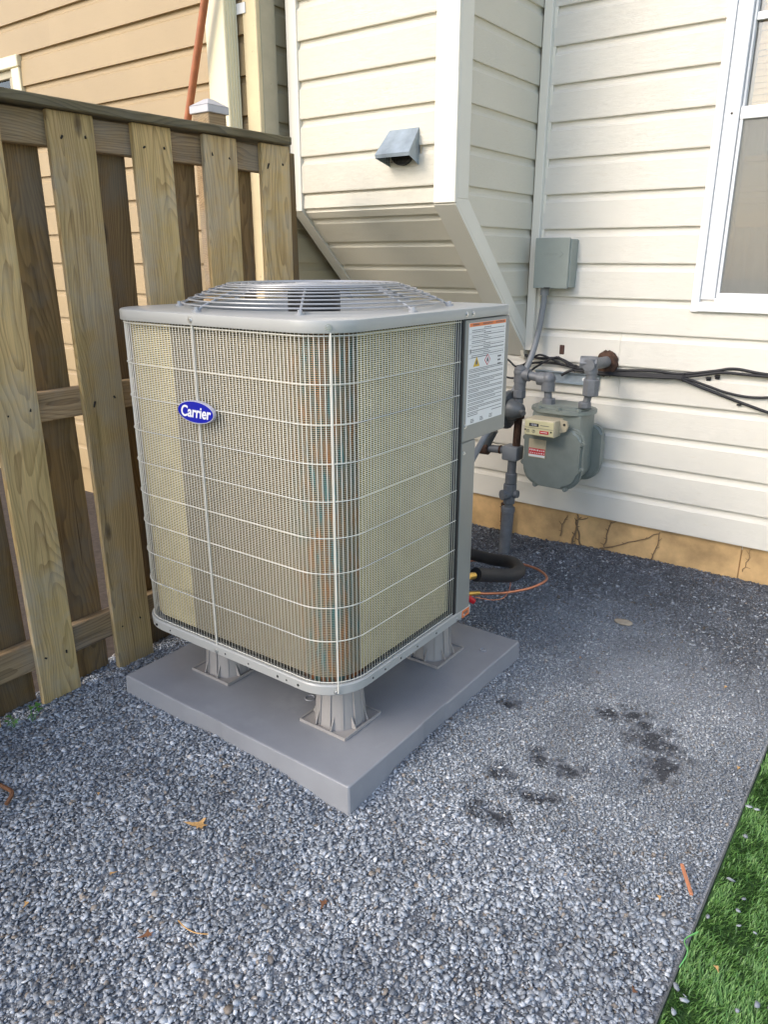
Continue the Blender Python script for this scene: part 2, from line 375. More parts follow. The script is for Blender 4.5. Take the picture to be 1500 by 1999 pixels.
def smooth_path(pts, n=8):
    P = [Vector(p) for p in pts]; out = []
    for i in range(len(P)-1):
        p0 = P[max(i-1, 0)]; p1 = P[i]; p2 = P[i+1]; p3 = P[min(i+2, len(P)-1)]
        for k in range(n):
            t = k/n
            out.append(.5*((2*p1)+(-p0+p2)*t+(2*p0-5*p1+4*p2-p3)*t*t+(-p0+3*p1-3*p2+p3)*t**3))
    out.append(P[-1]); return out
def lathe(bm, prof, center, seg=32, axis='z'):
    cx, cy, cz = center; rings = []
    for r, h in prof:
        ring = []
        for k in range(seg):
            a = 2*PI*k/seg
            if axis == 'z': co = (cx+r*math.cos(a), cy+r*math.sin(a), cz+h)
            elif axis == 'y': co = (cx+r*math.cos(a), cy+h, cz+r*math.sin(a))
            else: co = (cx+h, cy+r*math.cos(a), cz+r*math.sin(a))
            ring.append(bm.verts.new(co))
        rings.append(ring)
    for i in range(len(rings)-1):
        for k in range(seg):
            bm.faces.new((rings[i][k], rings[i][(k+1) % seg], rings[i+1][(k+1) % seg], rings[i+1][k]))
    if prof[0][0] > 1e-6: bm.faces.new(list(reversed(rings[0])))
    if prof[-1][0] > 1e-6: bm.faces.new(rings[-1])
    bmesh.ops.remove_doubles(bm, verts=bm.verts, dist=1e-6)
def extrude_poly(bm, pts2, axis, a, b):
    """closed 2D outline extruded along an axis from a to b"""
    def mk(p, h):
        return {'x': (h, p[0], p[1]), 'y': (p[0], h, p[1]), 'z': (p[0], p[1], h)}[axis]
    A = [bm.verts.new(mk(p, a)) for p in pts2]; B = [bm.verts.new(mk(p, b)) for p in pts2]
    n = len(pts2)
    bm.faces.new(A); bm.faces.new(list(reversed(B)))
    for i in range(n): bm.faces.new((A[i], B[i], B[(i+1) % n], A[(i+1) % n]))
def rrect(x0, x1, y0, y1, rs, seg=8):
    """rounded rectangle, CCW from the x1,y0 corner; rs = radii at (x1,y0),(x1,y1),(x0,y1),(x0,y0)"""
    out = []
    for (cx, cy, sx, sy, a0, r) in ((x1, y0, -1, 1, -PI/2, rs[0]), (x1, y1, -1, -1, 0, rs[1]), (x0, y1, 1, -1, PI/2, rs[2]), (x0, y0, 1, 1, PI, rs[3])):
        ox, oy = cx+sx*r, cy+sy*r
        for k in range(seg+1):
            a = a0+PI/2*k/seg; out.append((ox+r*math.cos(a), oy+r*math.sin(a)))
    return out
def screw(parent, p, n, r=.0055, name='screw', mat='screw'):
    n = Vector(n).normalized(); p = Vector(p); bm = bmesh.new()
    tube(bm, [p-n*.004, p+n*.0008], r*1.5, 10); tube(bm, [p, p+n*.0045], [r, r*.85], 6)
    return finish(name, bm, mat, parent)

# ------------------------------------------------------------------ lap siding planks
def plank_mesh(len_b0, len_b1, len_t0, len_t1, e, d=.014, dutch=True):
    """plank in local frame: u along length (x), n outward (-y), v up (z). ends may slope"""
    if dutch: prof = [(0, 0), (0, d), (.03, d*1.06), (.76, d*.96), (.80, d*.66), (.86, d*.40), (1.04, d*.26), (1.04, -.004), (0, -.004)]
    else: prof = [(0, 0), (0, d), (.60, d*.80), (.78, d*.72), (.84, d*.35), (1.04, d*.12), (1.04, -.004), (0, -.004)]
    A, B = [], []; bm = bmesh.new()
    for v, n in prof:
        u0 = len_b0+(len_t0-len_b0)*min(v, 1); u1 = len_b1+(len_t1-len_b1)*min(v, 1)
        A.append(bm.verts.new((u0, -n, v*e))); B.append(bm.verts.new((u1, -n, v*e)))
    k = len(prof)
    for i in range(k): bm.faces.new((A[i], A[(i+1) % k], B[(i+1) % k], B[i]))
    bm.faces.new(list(reversed(A))); bm.faces.new(B)
    bmesh.ops.recalc_face_normals(bm, faces=bm.faces)
    me = bpy.data.meshes.new('siding_plank'); bm.to_mesh(me); bm.free(); return me
def put(me, mat, parent, name, loc, rot=(0,0,0)):
    if not me.materials: me.materials.append(M[mat])
    o = bpy.data.objects.new(name, me); C.objects.link(o)
    o.location = loc; o.rotation_euler = rot
    o.parent = parent; o.matrix_parent_inverse = Matrix.Translation(-wloc(parent)); return o

# ================================================================== GROUND
YW = 3.52; E = .1506; ZB = .225
PADX0, PADX1, PADY0, PADY1, PADZ = -2.075, -1.076, 1.31, 2.346, .088
def sstep(a, b, x):
    t = min(1, max(0, (x-a)/(b-a))); return t*t*(3-2*t)
def gz(x, y):
    z = .055*sstep(2.6, 3.5, y)*(.5+.5*sstep(-2.0, -.9, x)) + .010*noise.noise((x*2.3, y*2.3, 0)) + .004*noise.noise((x*9, y*9, 3))
    dx = max(PADX0-x, 0, x-PADX1); dy = max(PADY0-y, 0, y-PADY1); d = math.hypot(dx, dy)
    cor = math.hypot(x-PADX1, y-PADY0)
    z += .022*math.exp(-(d/.12)**2)*sstep(.05, .30, cor)
    # scuffed hollow near the grass edge
    z -= .018*math.exp(-(((x+.47)/.09)**2+((y-1.98)/.10)**2))
    return z
def grid_mesh(name, x0, x1, y0, y1, step, zf):
    nx = int((x1-x0)/step)+1; ny = int((y1-y0)/step)+1
    vs = [(x0+(x1-x0)*i/(nx-1), y0+(y1-y0)*j/(ny-1)) for j in range(ny) for i in range(nx)]
    vv = [(x, y, zf(x, y)) for x, y in vs]
    fs = [(j*nx+i, j*nx+i+1, (j+1)*nx+i+1, (j+1)*nx+i) for j in range(ny-1) for i in range(nx-1)]
    me = bpy.data.meshes.new(name); me.from_pydata(vv, [], fs); return me
BARE = [(-.507, 2.145, .052, .042), (-.448, 2.050, .046, .052), (-.55, 2.20, .03, .03), (-.605, 2.235, .032, .026), (-.676, 2.204, .026, .026), (-.669, 1.845, .030, .024), (-.703, 1.674, .034, .020), (-.66, 1.70, .020, .020), (-.835, 1.723, .024, .024), (-.763, 1.851, .024, .024), (-.75, 1.545, .032, .020), (-.81, 1.53, .018, .022), (-.97, 2.05, .022, .022)]
def soil(x, y):
    nn = 1.5*noise.noise((x*24, y*24, 5.0))+.6*noise.noise((x*60, y*60, 2.0)); m = 1.0
    for bx, by, rx, ry in BARE:
        m = min(m, max(0, (((x-bx)/rx)**2+((y-by)/ry)**2+nn*1.2-.7)/1.6))
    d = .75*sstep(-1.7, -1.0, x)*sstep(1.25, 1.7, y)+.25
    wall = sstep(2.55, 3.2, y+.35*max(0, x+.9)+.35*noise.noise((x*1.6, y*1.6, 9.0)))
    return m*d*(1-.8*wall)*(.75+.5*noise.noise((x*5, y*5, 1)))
gm_ = grid_mesh('gravel_bed', -2.36, -.214, -.4, 3.56, .014, gz)
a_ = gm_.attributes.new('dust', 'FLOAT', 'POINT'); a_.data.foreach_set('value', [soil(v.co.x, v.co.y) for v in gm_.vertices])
g = link('gravel_bed', gm_, 'ground', None, True); g['kind'] = 'structure'
g = link('gravel_yard', grid_mesh('gravel_yard', -2.36, -.214, -6, -.4, .1, gz), 'yard', None, True); g['kind'] = 'structure'
g = link('neighbour_soil', grid_mesh('neighbour_soil', -9, -2.362, -6, 2.7, .12, lambda x, y: .02*noise.noise((x*2, y*2, 4))-.01), 'mulch', None, True); g['kind'] = 'structure'
bm = bmesh.new(); box(bm, -60, 60, -60, 60, -.14, -.10); g = finish('ground', bm, 'lawn'); g['kind'] = 'structure'
g = link('turf', grid_mesh('turf', -.208, 4.0, -3.0, 3.56, .08, lambda x, y: .004+.03*sstep(2.6, 3.5, y)+.006*noise.noise((x*2, y*2, 0))), 'turfbase', None, True); g['kind'] = 'structure'
bm = bmesh.new(); box(bm, -.2125, -.2085, -1.0, 3.52, -.05, .009, .001); tag(finish('edging_strip', bm, 'edging'), 'thin dark edging strip between the grey gravel and the green turf', 'edging')

# visibility test used only to keep the gravel where it can be seen
R_ = cam.rotation_euler.to_matrix(); RI = np.array(R_.transposed()); F_ = 1469.24
def project(P):
    v = (np.asarray(P)-np.array([0, 0, 1.45]))@RI.T
    return 750+F_*v[:, 0]/-v[:, 2], 999.5-F_*v[:, 1]/-v[:, 2], -v[:, 2]
def add_attr(me, name, vals):
    a = me.attributes.new(name, 'FLOAT', 'POINT'); a.data.foreach_set('value', vals.astype(np.float32))
def mesh_np(name, V, Fc):
    me = bpy.data.meshes.new(name); k = Fc.shape[1]
    me.vertices.add(len(V)); me.vertices.foreach_set('co', V.astype(np.float32).ravel())
    me.loops.add(Fc.size); me.loops.foreach_set('vertex_index', Fc.astype(np.int32).ravel())
    me.polygons.add(len(Fc)); me.polygons.foreach_set('loop_start', (np.arange(len(Fc))*k).astype(np.int32))
    try: me.polygons.foreach_set('loop_total', np.full(len(Fc), k, np.int32))
    except Exception: pass
    me.update(calc_edges=True); me.validate(); return me
def rotz_tilt(n, tilt):
    a = rng.uniform(0, 2*PI, n); b = rng.normal(0, tilt, n); c = rng.normal(0, tilt, n)
    ca, sa, cb, sb, cc, sc = np.cos(a), np.sin(a), np.cos(b), np.sin(b), np.cos(c), np.sin(c)
    Rz = np.zeros((n, 3, 3)); Rz[:,0,0]=ca; Rz[:,0,1]=-sa; Rz[:,1,0]=sa; Rz[:,1,1]=ca; Rz[:,2,2]=1
    Rx = np.zeros((n, 3, 3)); Rx[:,0,0]=1; Rx[:,1,1]=cb; Rx[:,1,2]=-sb; Rx[:,2,1]=sb; Rx[:,2,2]=cb
    Ry = np.zeros((n, 3, 3)); Ry[:,1,1]=1; Ry[:,0,0]=cc; Ry[:,0,2]=sc; Ry[:,2,0]=-sc; Ry[:,2,2]=cc
    return Ry@Rx@Rz
def template(kind):
    b = bmesh.new()
    if kind == 'ico': bmesh.ops.create_icosphere(b, subdivisions=1, radius=1)
    else:
        for p in ((1,0,0),(-.9,.2,0),(0,1,0),(.1,-1,0),(0,0,1),(0,0,-1)): b.verts.new(p)
        bmesh.ops.convex_hull(b, input=b.verts)
    b.verts.ensure_lookup_table(); v = np.array([x.co[:] for x in b.verts]); f = np.array([[q.index for q in x.verts] for x in b.faces]); b.free(); return v, f
def stones(pts, size, zs, kind, tones, hues, tilt=.38):
    T, Fc = template(kind); n = len(pts); m = len(T)
    j = T[None]*(1+rng.uniform(-.30, .30, (n, m, 1)))
    j[:, :, 2] = np.clip(j[:, :, 2], -.62, .62)
    sc = np.stack([size*rng.uniform(.42, .58, n), size*rng.uniform(.28, .46, n), size*rng.uniform(.09, .20, n)], 1)
    v = np.einsum('nij,nmj->nmi', rotz_tilt(n, tilt), j*sc[:, None])
    P = np.stack([pts[:, 0], pts[:, 1], zs], 1)
    V = (v+P[:, None]).reshape(-1, 3); FF = (Fc[None]+(np.arange(n)*m)[:, None, None]).reshape(-1, 3)
    return V, FF, np.repeat(tones, m), np.repeat(hues, m)
def vnoise(x, y, s, seed=0.0):
    return np.array([noise.noise((a*s, b*s, seed)) for a, b in zip(x, y)])
def gravel_points(n, x0, x1, y0, y1):
    P = np.stack([rng.uniform(x0, x1, n), rng.uniform(y0, y1, n)], 1)
    X, Y, D = project(np.column_stack([P, np.zeros(n)]))
    keep = (D > .3) & (X > -200) & (X < 1700) & (Y < 2350)
    ins = (P[:, 0] > PADX0+.02) & (P[:, 0] < PADX1-.02) & (P[:, 1] > PADY0+.02) & (P[:, 1] < PADY1-.02)
    keep &= ~ins
    P = P[keep]
    k = np.ones(len(P), bool)
    nn = 1.5*vnoise(P[:, 0], P[:, 1], 24, 5.0)+.6*vnoise(P[:, 0], P[:, 1], 60, 2.0)
    for bx, by, rx, ry in BARE:
        q = ((P[:, 0]-bx)/rx)**2+((P[:, 1]-by)/ry)**2
        k &= ~(rng.uniform(0, 1, len(P)) < np.clip((1.9-q-nn*1.7)*.8, 0, .88))
    return P[k]
Vs, Fs, Ts, Hs = [], [], [], []; off = 0
for kind, n, yr in (('ico', 74000, (.30, 1.50)), ('oct', 125000, (1.50, 2.4)), ('oct', 95000, (2.4, 3.53))):
    P = gravel_points(n, -2.35, -.222, *yr); k = len(P)
    size = np.clip(rng.lognormal(math.log(.0099), .40, k), .005, .024)
    fine = np.array([sstep(1.3, 2.0, y)*sstep(-1.5, -.7, x)*(1-sstep(2.5, 3.1, y)) for x, y in P]); size *= 1-.30*fine
    zz = np.array([gz(x, y) for x, y in P])+rng.uniform(.000, .007, k)
    t = np.clip(.12+.72*rng.beta(2.6, 2.6, k)+.4*(rng.uniform(0, 1, k) > .992), .02, 1)
    big = vnoise(P[:, 0], P[:, 1], 1.6, 9.0); mid = vnoise(P[:, 0], P[:, 1], 6, 2.0)
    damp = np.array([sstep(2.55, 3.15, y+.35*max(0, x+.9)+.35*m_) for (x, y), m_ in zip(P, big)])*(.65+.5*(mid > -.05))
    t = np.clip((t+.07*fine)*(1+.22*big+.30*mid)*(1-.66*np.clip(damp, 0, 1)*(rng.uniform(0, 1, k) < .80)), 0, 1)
    near = np.zeros(k); sm_ = vnoise(P[:, 0], P[:, 1], 20, 7.0)
    for bx_, by_, rx_, ry_ in BARE: near = np.maximum(near, np.clip(1.4-.34*(((P[:, 0]-bx_)/rx_)**2+((P[:, 1]-by_)/ry_)**2)+2.0*sm_, 0, 1))
    t = t*(1-.72*near*(rng.uniform(0, 1, k) < .75))
    h = rng.uniform(0, 1, k)
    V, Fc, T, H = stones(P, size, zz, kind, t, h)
    Vs.append(V); Fs.append(Fc+off); Ts.append(T); Hs.append(H); off += len(V)
me = mesh_np('gravel', np.concatenate(Vs), np.concatenate(Fs)); add_attr(me, 'tone', np.concatenate(Ts)); add_attr(me, 'hue', np.concatenate(Hs))
o = link('gravel', me, 'stone'); o['kind'] = 'stuff'; o['label'] = 'loose blue grey slate chippings covering the yard'; o['category'] = 'gravel'
# chippings kicked onto the turf
k = 52; P = np.stack([-.20+np.abs(rng.normal(0, .16, k)), rng.uniform(1.05, 2.3, k)**1.0], 1)
P[:, 1] = 1.1+(P[:, 1]-1.05)**1.5*.7
V, Fc, T, H = stones(P, np.clip(rng.lognormal(math.log(.016), .3, k), .008, .028), np.full(k, .021), 'ico', rng.uniform(.25, .6, k), rng.uniform(0, .93, k))
me = mesh_np('loose_chippings', V, Fc); add_attr(me, 'tone', T); add_attr(me, 'hue', H)
o = link('loose_chippings', me, 'stone'); o['kind'] = 'stuff'; o['label'] = 'stray grey chippings scattered on the green turf'; o['category'] = 'gravel'
# artificial grass blades
n = 370000
bx = rng.uniform(-.204, 1.6, n); by = rng.uniform(.3, 3.4, n)
X, Y, D = project(np.column_stack([bx, by, np.zeros(n)])); inn = (X < 1640) & (Y < 2150) & (D > .3); kp = inn | (rng.uniform(0, 1, n) < .28); bx, by, inn = bx[kp], by[kp], inn[kp]; n = len(bx)
fld = vnoise(bx, by, 7, 1.0)*3+vnoise(bx, by, 25, 4)*2
ang = fld+rng.normal(0, .9, n); h = rng.uniform(.009, .017, n); lean = rng.uniform(.3, 1.3, n)*h
wdt = rng.uniform(.0009, .0016, n)*np.where(inn, 1, 2.1); z0 = np.full(n, .004)
dx, dy = np.cos(ang), np.sin(ang); px, py = -dy*wdt, dx*wdt
def st(x, y, z): return np.stack([x, y, z], 1)
V = np.stack([st(bx-px, by-py, z0), st(bx+px, by+py, z0), st(bx+dx*lean*.4+px*.8, by+dy*lean*.4+py*.8, z0+h*.65), st(bx+dx*lean*.4-px*.8, by+dy*lean*.4-py*.8, z0+h*.65), st(bx+dx*lean, by+dy*lean, z0+h)], 1).reshape(-1, 3)
base = np.arange(n)*5
Fc = np.concatenate([np.stack([base, base+1, base+2], 1), np.stack([base, base+2, base+3], 1), np.stack([base+3, base+2, base+4], 1)])
me = mesh_np('artificial_grass', V, Fc); tn = np.clip(rng.beta(2, 2.2, n)+.2*fld/3, 0, 1); add_attr(me, 'tone', np.repeat(tn, 5))
o = link('artificial_grass', me, 'grass'); o['kind'] = 'stuff'; o['label'] = 'bright green artificial grass beside the gravel'; o['category'] = 'grass'

# ================================================================== HOUSE (cream vinyl)
house = thing('town_house', 'cream vinyl sided house wall with a projecting chimney chase and white window', 'house', (-1.6, YW, 0))
NZ = 33
WX0, WX1, WZ0, WZ1 = -.915, .14, 1.245, 2.78       # outside of the window trim
def course(z0, x0, x1, y, parent, mat='vinyl', e=E, d=.020, dutch=True, seam=None):
    segs = [(x0, x1)]
    if seam is not None and x0+.2 < seam < x1-.2: segs = [(x0, seam-.0008), (seam+.0008, x1)]
    for i, (a, b) in enumerate(segs):
        key = (round(b-a, 4), e, d, dutch)
        if key not in course.cache: course.cache[key] = plank_mesh(0, b-a, 0, b-a, e, d, dutch)
        put(course.cache[key], mat, parent, 'siding_plank', (a, y-(.0018 if i else 0), z0))
course.cache = {}
POSTX = -1.68
for n in range(NZ):
    z = ZB+n*E
    seam = {5: -1.21, 4: -1.195, 3: -.2, 2: .3, 1: -.45, 0: .1}.get(n, random.uniform(-.5, 1.5))
    lo = -2.58 if z < .95 else POSTX+.03
    if z+E <= WZ0+.05:
        course(z, lo, 3.0, YW, house, seam=seam)
    elif z >= WZ1-.03:
        course(z, lo, 3.0, YW, house, seam=seam)
    else:
        course(z, lo, WX0, YW, house); course(z, WX1, 3.0, YW, house)
boxo('sheathing', 'vinyl_trim', house, -2.6, -.845, YW+.006, YW+.12, .2, 5.2)
boxo('sheathing', 'vinyl_trim', house, -.845, .07, YW+.006, YW+.12, .2, 1.28)
boxo('sheathing', 'vinyl_trim', house, -.845, .07, YW+.006, YW+.12, 2.74, 5.2)
boxo('sheathing', 'vinyl_trim', house, .07, 3.0, YW+.006, YW+.12, .2, 5.2)
# foundation of irregular parged stone
fnd = finish('foundation', (lambda b: (box(b, -2.6, 3.0, YW+.014, YW+.2, -.15, .215), b)[1])(bmesh.new()), 'stucco', house)
xs = -2.6
while xs < 3.0:
    wd = random.uniform(.55, 1.1); zt = .222; split = False
    for (a, b) in ([(-.05, random.uniform(.09, .13)), (None, zt)] if split else [(-.05, zt)]):
        if a is None: a = prev
        prev = b
        bm = bmesh.new(); vs = box(bm, xs+.0015, min(xs+wd, 3.0)-.0015, YW+.001-random.uniform(0, .002), YW+.02, a+.001, b-.001, .003, 1)
        bmesh.ops.subdivide_edges(bm, edges=bm.edges[:], cuts=2, use_grid_fill=True)
        for v in bm.verts: v.co.y += .004*noise.noise(v.co*9)
        finish('foundation_stone', bm, 'stucco', fnd)
    xs += wd
# inside corner post
bm = bmesh.new(); box(bm, POSTX, POSTX+.042, YW-.045, YW-.004, 1.02, 5.2, .003); box(bm, POSTX+.042, POSTX+.055, YW-.02, YW-.004, 1.02, 5.2)
finish('corner_post', bm, 'vinyl_trim', house)

# ---- chimney chase with a sloping underside
YC = 2.79; CXL, CXR = -2.54, -1.68; ZK = 1.667
SL = (Vector((0, 3.237, 1.26))-Vector((0, YC, ZK))).normalized()   # down the slope, into the wall
YS = YW; ZS = ZK+SL.z/SL.y*(YW-YC)
chase = boxo('chimney_chase', 'vinyl_trim', house, CXL+.02, CXR-.02, YC+.012, YW, ZK+.0, 5.2)
for n in range(NZ):
    z = ZB+n*E
    if z < ZK-.02: continue
    course(z, CXL+.05, CXR-.055, YC, chase, 'vinyl_bounce')
# the kink plank, above the slope
zk0 = ZB+10*E                                        # 1.731: bottom edge of the last full course
zk = ZK
me = plank_mesh(0, CXR-CXL-.105, 0, CXR-CXL-.105, zk0-zk+.004, .014, False); put(me, 'vinyl_bounce', chase, 'siding_plank', (CXL+.05, YC, zk))
# slope planks: local up = -SL, outward normal = pointing down and to the front
ang = math.atan2(SL.y, -SL.z)                        # tilt from vertical
slope_len = (Vector((0, YS, ZS))-Vector((0, YC, ZK))).length
k = 0; s = E-(zk0-zk)-.040                                # distance of the first lap edge below the kink
prev = 0.0
while prev < slope_len-.01:
    e2 = s-prev; base = Vector((CXL+.05, YC, ZK))+SL*s
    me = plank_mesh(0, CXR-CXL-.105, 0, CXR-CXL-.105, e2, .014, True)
    put(me, 'vinyl_bounce', chase, 'siding_plank', base, (ang, 0, 0))
    prev = s; s = min(s+E, slope_len+.001); k += 1
bm = bmesh.new()
A = [(YC+.02, ZK+.02), (YS, ZS+.02), (YS, ZK+.6), (YC+.02, ZK+.6)]
extrude_poly(bm, A, 'x', CXL+.02, CXR-.02); finish('chase_core', bm, 'vinyl_trim', chase)
# side planks (facing +x) : local x -> +Y, outward -> +X
def side_plank(parent, x, y0b, y0t, y1, z, e, mat, d=.014, dutch=True):
    me = plank_mesh(y0b, y1, y0t, y1, e, d, dutch); put(me, mat, parent, 'siding_plank', (x-.006, 0, z), (0, 0, PI/2))
for n in range(NZ):
    z = ZB+n*E
    if z+E < ZS: continue
    def ys(zz): return YC+.05 if zz >= ZK else min(YW-.03, YC+.05+(ZK-zz)*(-SL.y/SL.z))
    zb = max(z, ZS)
    if ys(z) >= YW-.04 and ys(z+E) >= YW-.05: continue
    side_plank(chase, CXR-.012, ys(z), ys(z+E), YW-.01, z, E, 'vinyl_bounce')
# corner trims of the chase
bm = bmesh.new(); box(bm, CXR-.10, CXR+.003, YC-.022, YC-.004, ZK-.005, 5.2, .002); box(bm, CXR-.012, CXR+.003, YC-.0035, YC+.085, ZK+.012, 5.2, .002)
finish('corner_trim', bm, 'vinyl_trim', chase)
bm = bmesh.new(); box(bm, CXL-.008, CXL+.052, YC-.026, YC+.04, ZK-.012, 5.2, .002); finish('corner_trim', bm, 'vinyl_trim', chase)
def slope_strip(x0, x1, w, t, off=0.0):
    nrm = Vector((0, SL.z, -SL.y))                   # outward (down/front)
    if nrm.y > 0: nrm = -nrm
    bm = bmesh.new(); P0 = Vector((0, YC-.004, ZK)); P1 = Vector((0, YS, ZS))+Vector((0, -.004, 0))
    def v(x, P, k): return bm.verts.new(Vector((x, P.y, P.z))+nrm*k)
    a = [v(x0, P0, off), v(x1, P0, off), v(x1, P0, off+t), v(x0, P0, off+t)]; b = [v(x0, P1, off), v(x1, P1, off), v(x1, P1, off+t), v(x0, P1, off+t)]
    bm.faces.new(a); bm.faces.new(list(reversed(b)))
    for i in range(4): bm.faces.new((a[i], b[i], b[(i+1) % 4], a[(i+1) % 4]))
    return bm
finish('slope_trim', slope_strip(CXR-.10, CXR+.002, .1, .016), 'vinyl_trim', chase)
finish('slope_trim', slope_strip(CXL-.006, CXL+.05, .1, .020), 'vinyl_trim', chase)
# slope trim, side flange
bm = bmesh.new()
q = Vector((0, -SL.z, SL.y)).normalized()            # perpendicular, up into the chase
pts = [(YC-.003, ZK-.002), (YC-.003, ZK+.0115), (YC+.085, ZK+.0115), (YS, ZS+.085*.93), (YS, ZS)]
extrude_poly(bm, pts, 'x', CXR-.010, CXR+.0025); finish('slope_trim', bm, 'vinyl_trim', chase)

# ---- window
win = boxo('window', 'white_paint', house, WX0, WX0+.032, YW-.034, YW+.004, WZ0-.012, WZ1+.012, .002)      # left channel is the window's body
boxo('frame', 'white_paint', win, WX0+.0325, WX0+.09, YW-.022, YW+.07, WZ0+.04, WZ1-.02, .003)
boxo('frame', 'white_paint', win, WX1-.09, WX1-.0325, YW-.022, YW+.07, WZ0+.04, WZ1-.02, .003)
boxo('channel', 'white_paint', win, WX1-.032, WX1, YW-.034, YW+.004, WZ0-.012, WZ1+.012, .002)
boxo('head', 'white_paint', win, WX0+.0325, WX1-.0325, YW-.030, YW+.07, WZ1-.0195, WZ1+.03, .003)
boxo('sill', 'white_paint', win, WX0+.0325, WX1-.0325, YW-.040, YW+.07, WZ0-.01, WZ0+.030, .003)
boxo('frame', 'white_paint', win, WX0+.0905, WX1-.0905, YW-.020, YW+.07, WZ0+.0305, WZ0+.046, .002)
ixl, ixr = WX0+.0905, WX1-.0905
lo = boxo('lower_sash', 'white_paint', win, ixl+.001, ixl+.014, YW-.010, YW+.03, 1.292, 1.972, .002)
boxo('rail', 'white_paint', lo, ixl+.0145, ixr-.0145, YW-.010, YW+.03, 1.292, 1.312, .002)
boxo('rail', 'white_paint', lo, ixl+.001, ixr-.001, YW-.012, YW+.03, 1.9725, 2.018, .002)
boxo('stile', 'white_paint', lo, ixr-.014, ixr-.001, YW-.010, YW+.03, 1.292, 1.972, .002)
bm = bmesh.new(); box(bm, ixl+.0145, ixr-.0145, YW+.012, YW+.015, 1.3125, 1.972); finish('pane', bm, 'glass', lo)
bm = bmesh.new(); box(bm, ixl+.0145, ixr-.0145, YW-.002, YW-.0015, 1.3125, 1.972); finish('insect_screen', bm, 'screen', lo)
up = boxo('upper_sash', 'white_paint', win, ixl+.001, ixl+.010, YW+.0, YW+.04, 2.0185, 2.755, .002)
boxo('stile', 'white_paint', up, ixr-.010, ixr-.001, YW+.0, YW+.04, 2.0185, 2.755, .002)
boxo('muntin', 'white_paint', up, ixl+.0105, ixr-.0105, YW+.008, YW+.024, 2.315, 2.342, .001)
boxo('rail', 'white_paint', up, ixl+.001, ixr-.001, YW+.0, YW+.04, 2.7555, 2.76, .001)
bm = bmesh.new(); box(bm, ixl+.0105, ixr-.0105, YW+.030, YW+.033, 2.0185, 2.755); finish('pane', bm, 'glass', up)
screw(win, (WX0+.062, YW-.0225, 1.995), (0, -1, 0), .003, 'screw', 'nail')
room = finish('room_interior', (lambda b: (box(b, -1.3, .6, YW+.125, YW+1.6, .9, 3.0), b)[1])(bmesh.new()), 'room', house)
bm = bmesh.new(); bm.from_mesh(room.data); bm.faces.ensure_lookup_table()
for f in list(bm.faces):
    if f.calc_center_median().y < YW+.13: bm.faces.remove(f)
bm.to_mesh(room.data); bm.free()
for z0, z1 in ((1.585, 1.845), (2.03, 2.74)):  # added slats that imitate siding reflected in the glass
    z = z0
    while z < z1:
        bm = bmesh.new(); box(bm, ixl+.022, ixr-.022, -.0125, .0125, -.0008, .0008)
        for v in bm.verts: v.co = Matrix.Rotation(math.radians(66+random.uniform(-7, 7)), 4, 'X')@v.co+Vector((0, YW+.060, z+random.uniform(-.002, .002)))
        finish('reflection_slat', bm, 'reflected_siding', win); z += .0225
bm = bmesh.new(); n_ = 90; A = []; B = []
for k in range(n_+1):
    x = ixl+(ixr-ixl)*k/n_; y = YW+.088+.012*math.sin(k*.55)+.006*math.sin(k*1.31); A.append(bm.verts.new((x, y, 1.30))); B.append(bm.verts.new((x, y, 2.75)))
for k in range(n_): bm.faces.new((A[k], A[k+1], B[k+1], B[k]))
finish('curtain', bm, 'curtain', win, True)

# ================================================================== NEIGHBOUR HOUSE (tan)
YT = 2.66; NXC = -2.60; ET = .1560
nb = thing('neighbour_house', 'tan painted lap sided house behind the wooden fence with peeling corner board', 'house', (-4, YT, 0))
NWX1 = -4.44
for n in range(32):
    z = 2.052-12*ET+n*ET
    if z < .1: continue
    if 1.3 < z+ET*.5 < 2.50:
        course(z, NWX1, NXC-.07, YT, nb, 'hardboard', ET, .020, False, seam=None)
        course(z, -9, -5.36, YT, nb, 'hardboard', ET, .020, False)
    else: course(z, -9, NXC-.07, YT, nb, 'hardboard', ET, .020, False, seam=(-4.12 if 2.50 < z < 2.7 else random.uniform(-6, -4.5)))
boxo('wall_core', 'hardboard', nb, -9, -5.3, YT+.006, YT+.3, -.05, 5.1); boxo('wall_core', 'hardboard', nb, -4.5, NXC-.014, YT+.006, YW, -.05, 5.1)
boxo('wall_core', 'hardboard', nb, -5.3, -4.5, YT+.006, YT+.3, -.05, 1.3); boxo('wall_core', 'hardboard', nb, -5.3, -4.5, YT+.006, YT+.3, 2.5, 5.1)
for n in range(32):
    z = ZB-E+n*E
    side_plank(nb, NXC-.012, YT+.09, YT+.09, YW-.006, z, E, 'greige')
cbm = bmesh.new(); box(cbm, NXC-.075, NXC+.006, YT-.026, YT-.002, 0, 5.1, .003)
finish('corner_board', cbm, 'cornerboard', nb, label='peeling front corner board')
cbm = bmesh.new(); box(cbm, NXC-.010, NXC+.006, YT-.0018, YT+.09, 0, 5.1, .003); M['cornerside'] = simple('shaded_corner_paint', (.46,.41,.29), .6, var=.08, dirt=((.16,.11,.06), 30, .68)); finish('corner_board', cbm, 'cornerside', nb)  # corner paint with the shade of the side face put into its colour
nw = boxo('window', 'downspout', nb, NWX1-.085, NWX1-.002, YT-.03, YT+.02, 1.28, 2.46, .004)
boxo('frame', 'downspout', nw, -5.34, -5.27, YT-.03, YT+.02, 1.28, 2.46, .004); boxo('head', 'downspout', nw, -5.36, NWX1, YT-.036, YT+.02, 2.4605, 2.52, .004)
boxo('sill', 'downspout', nw, -5.36, NWX1, YT-.05, YT+.02, 1.22, 1.2795, .004)
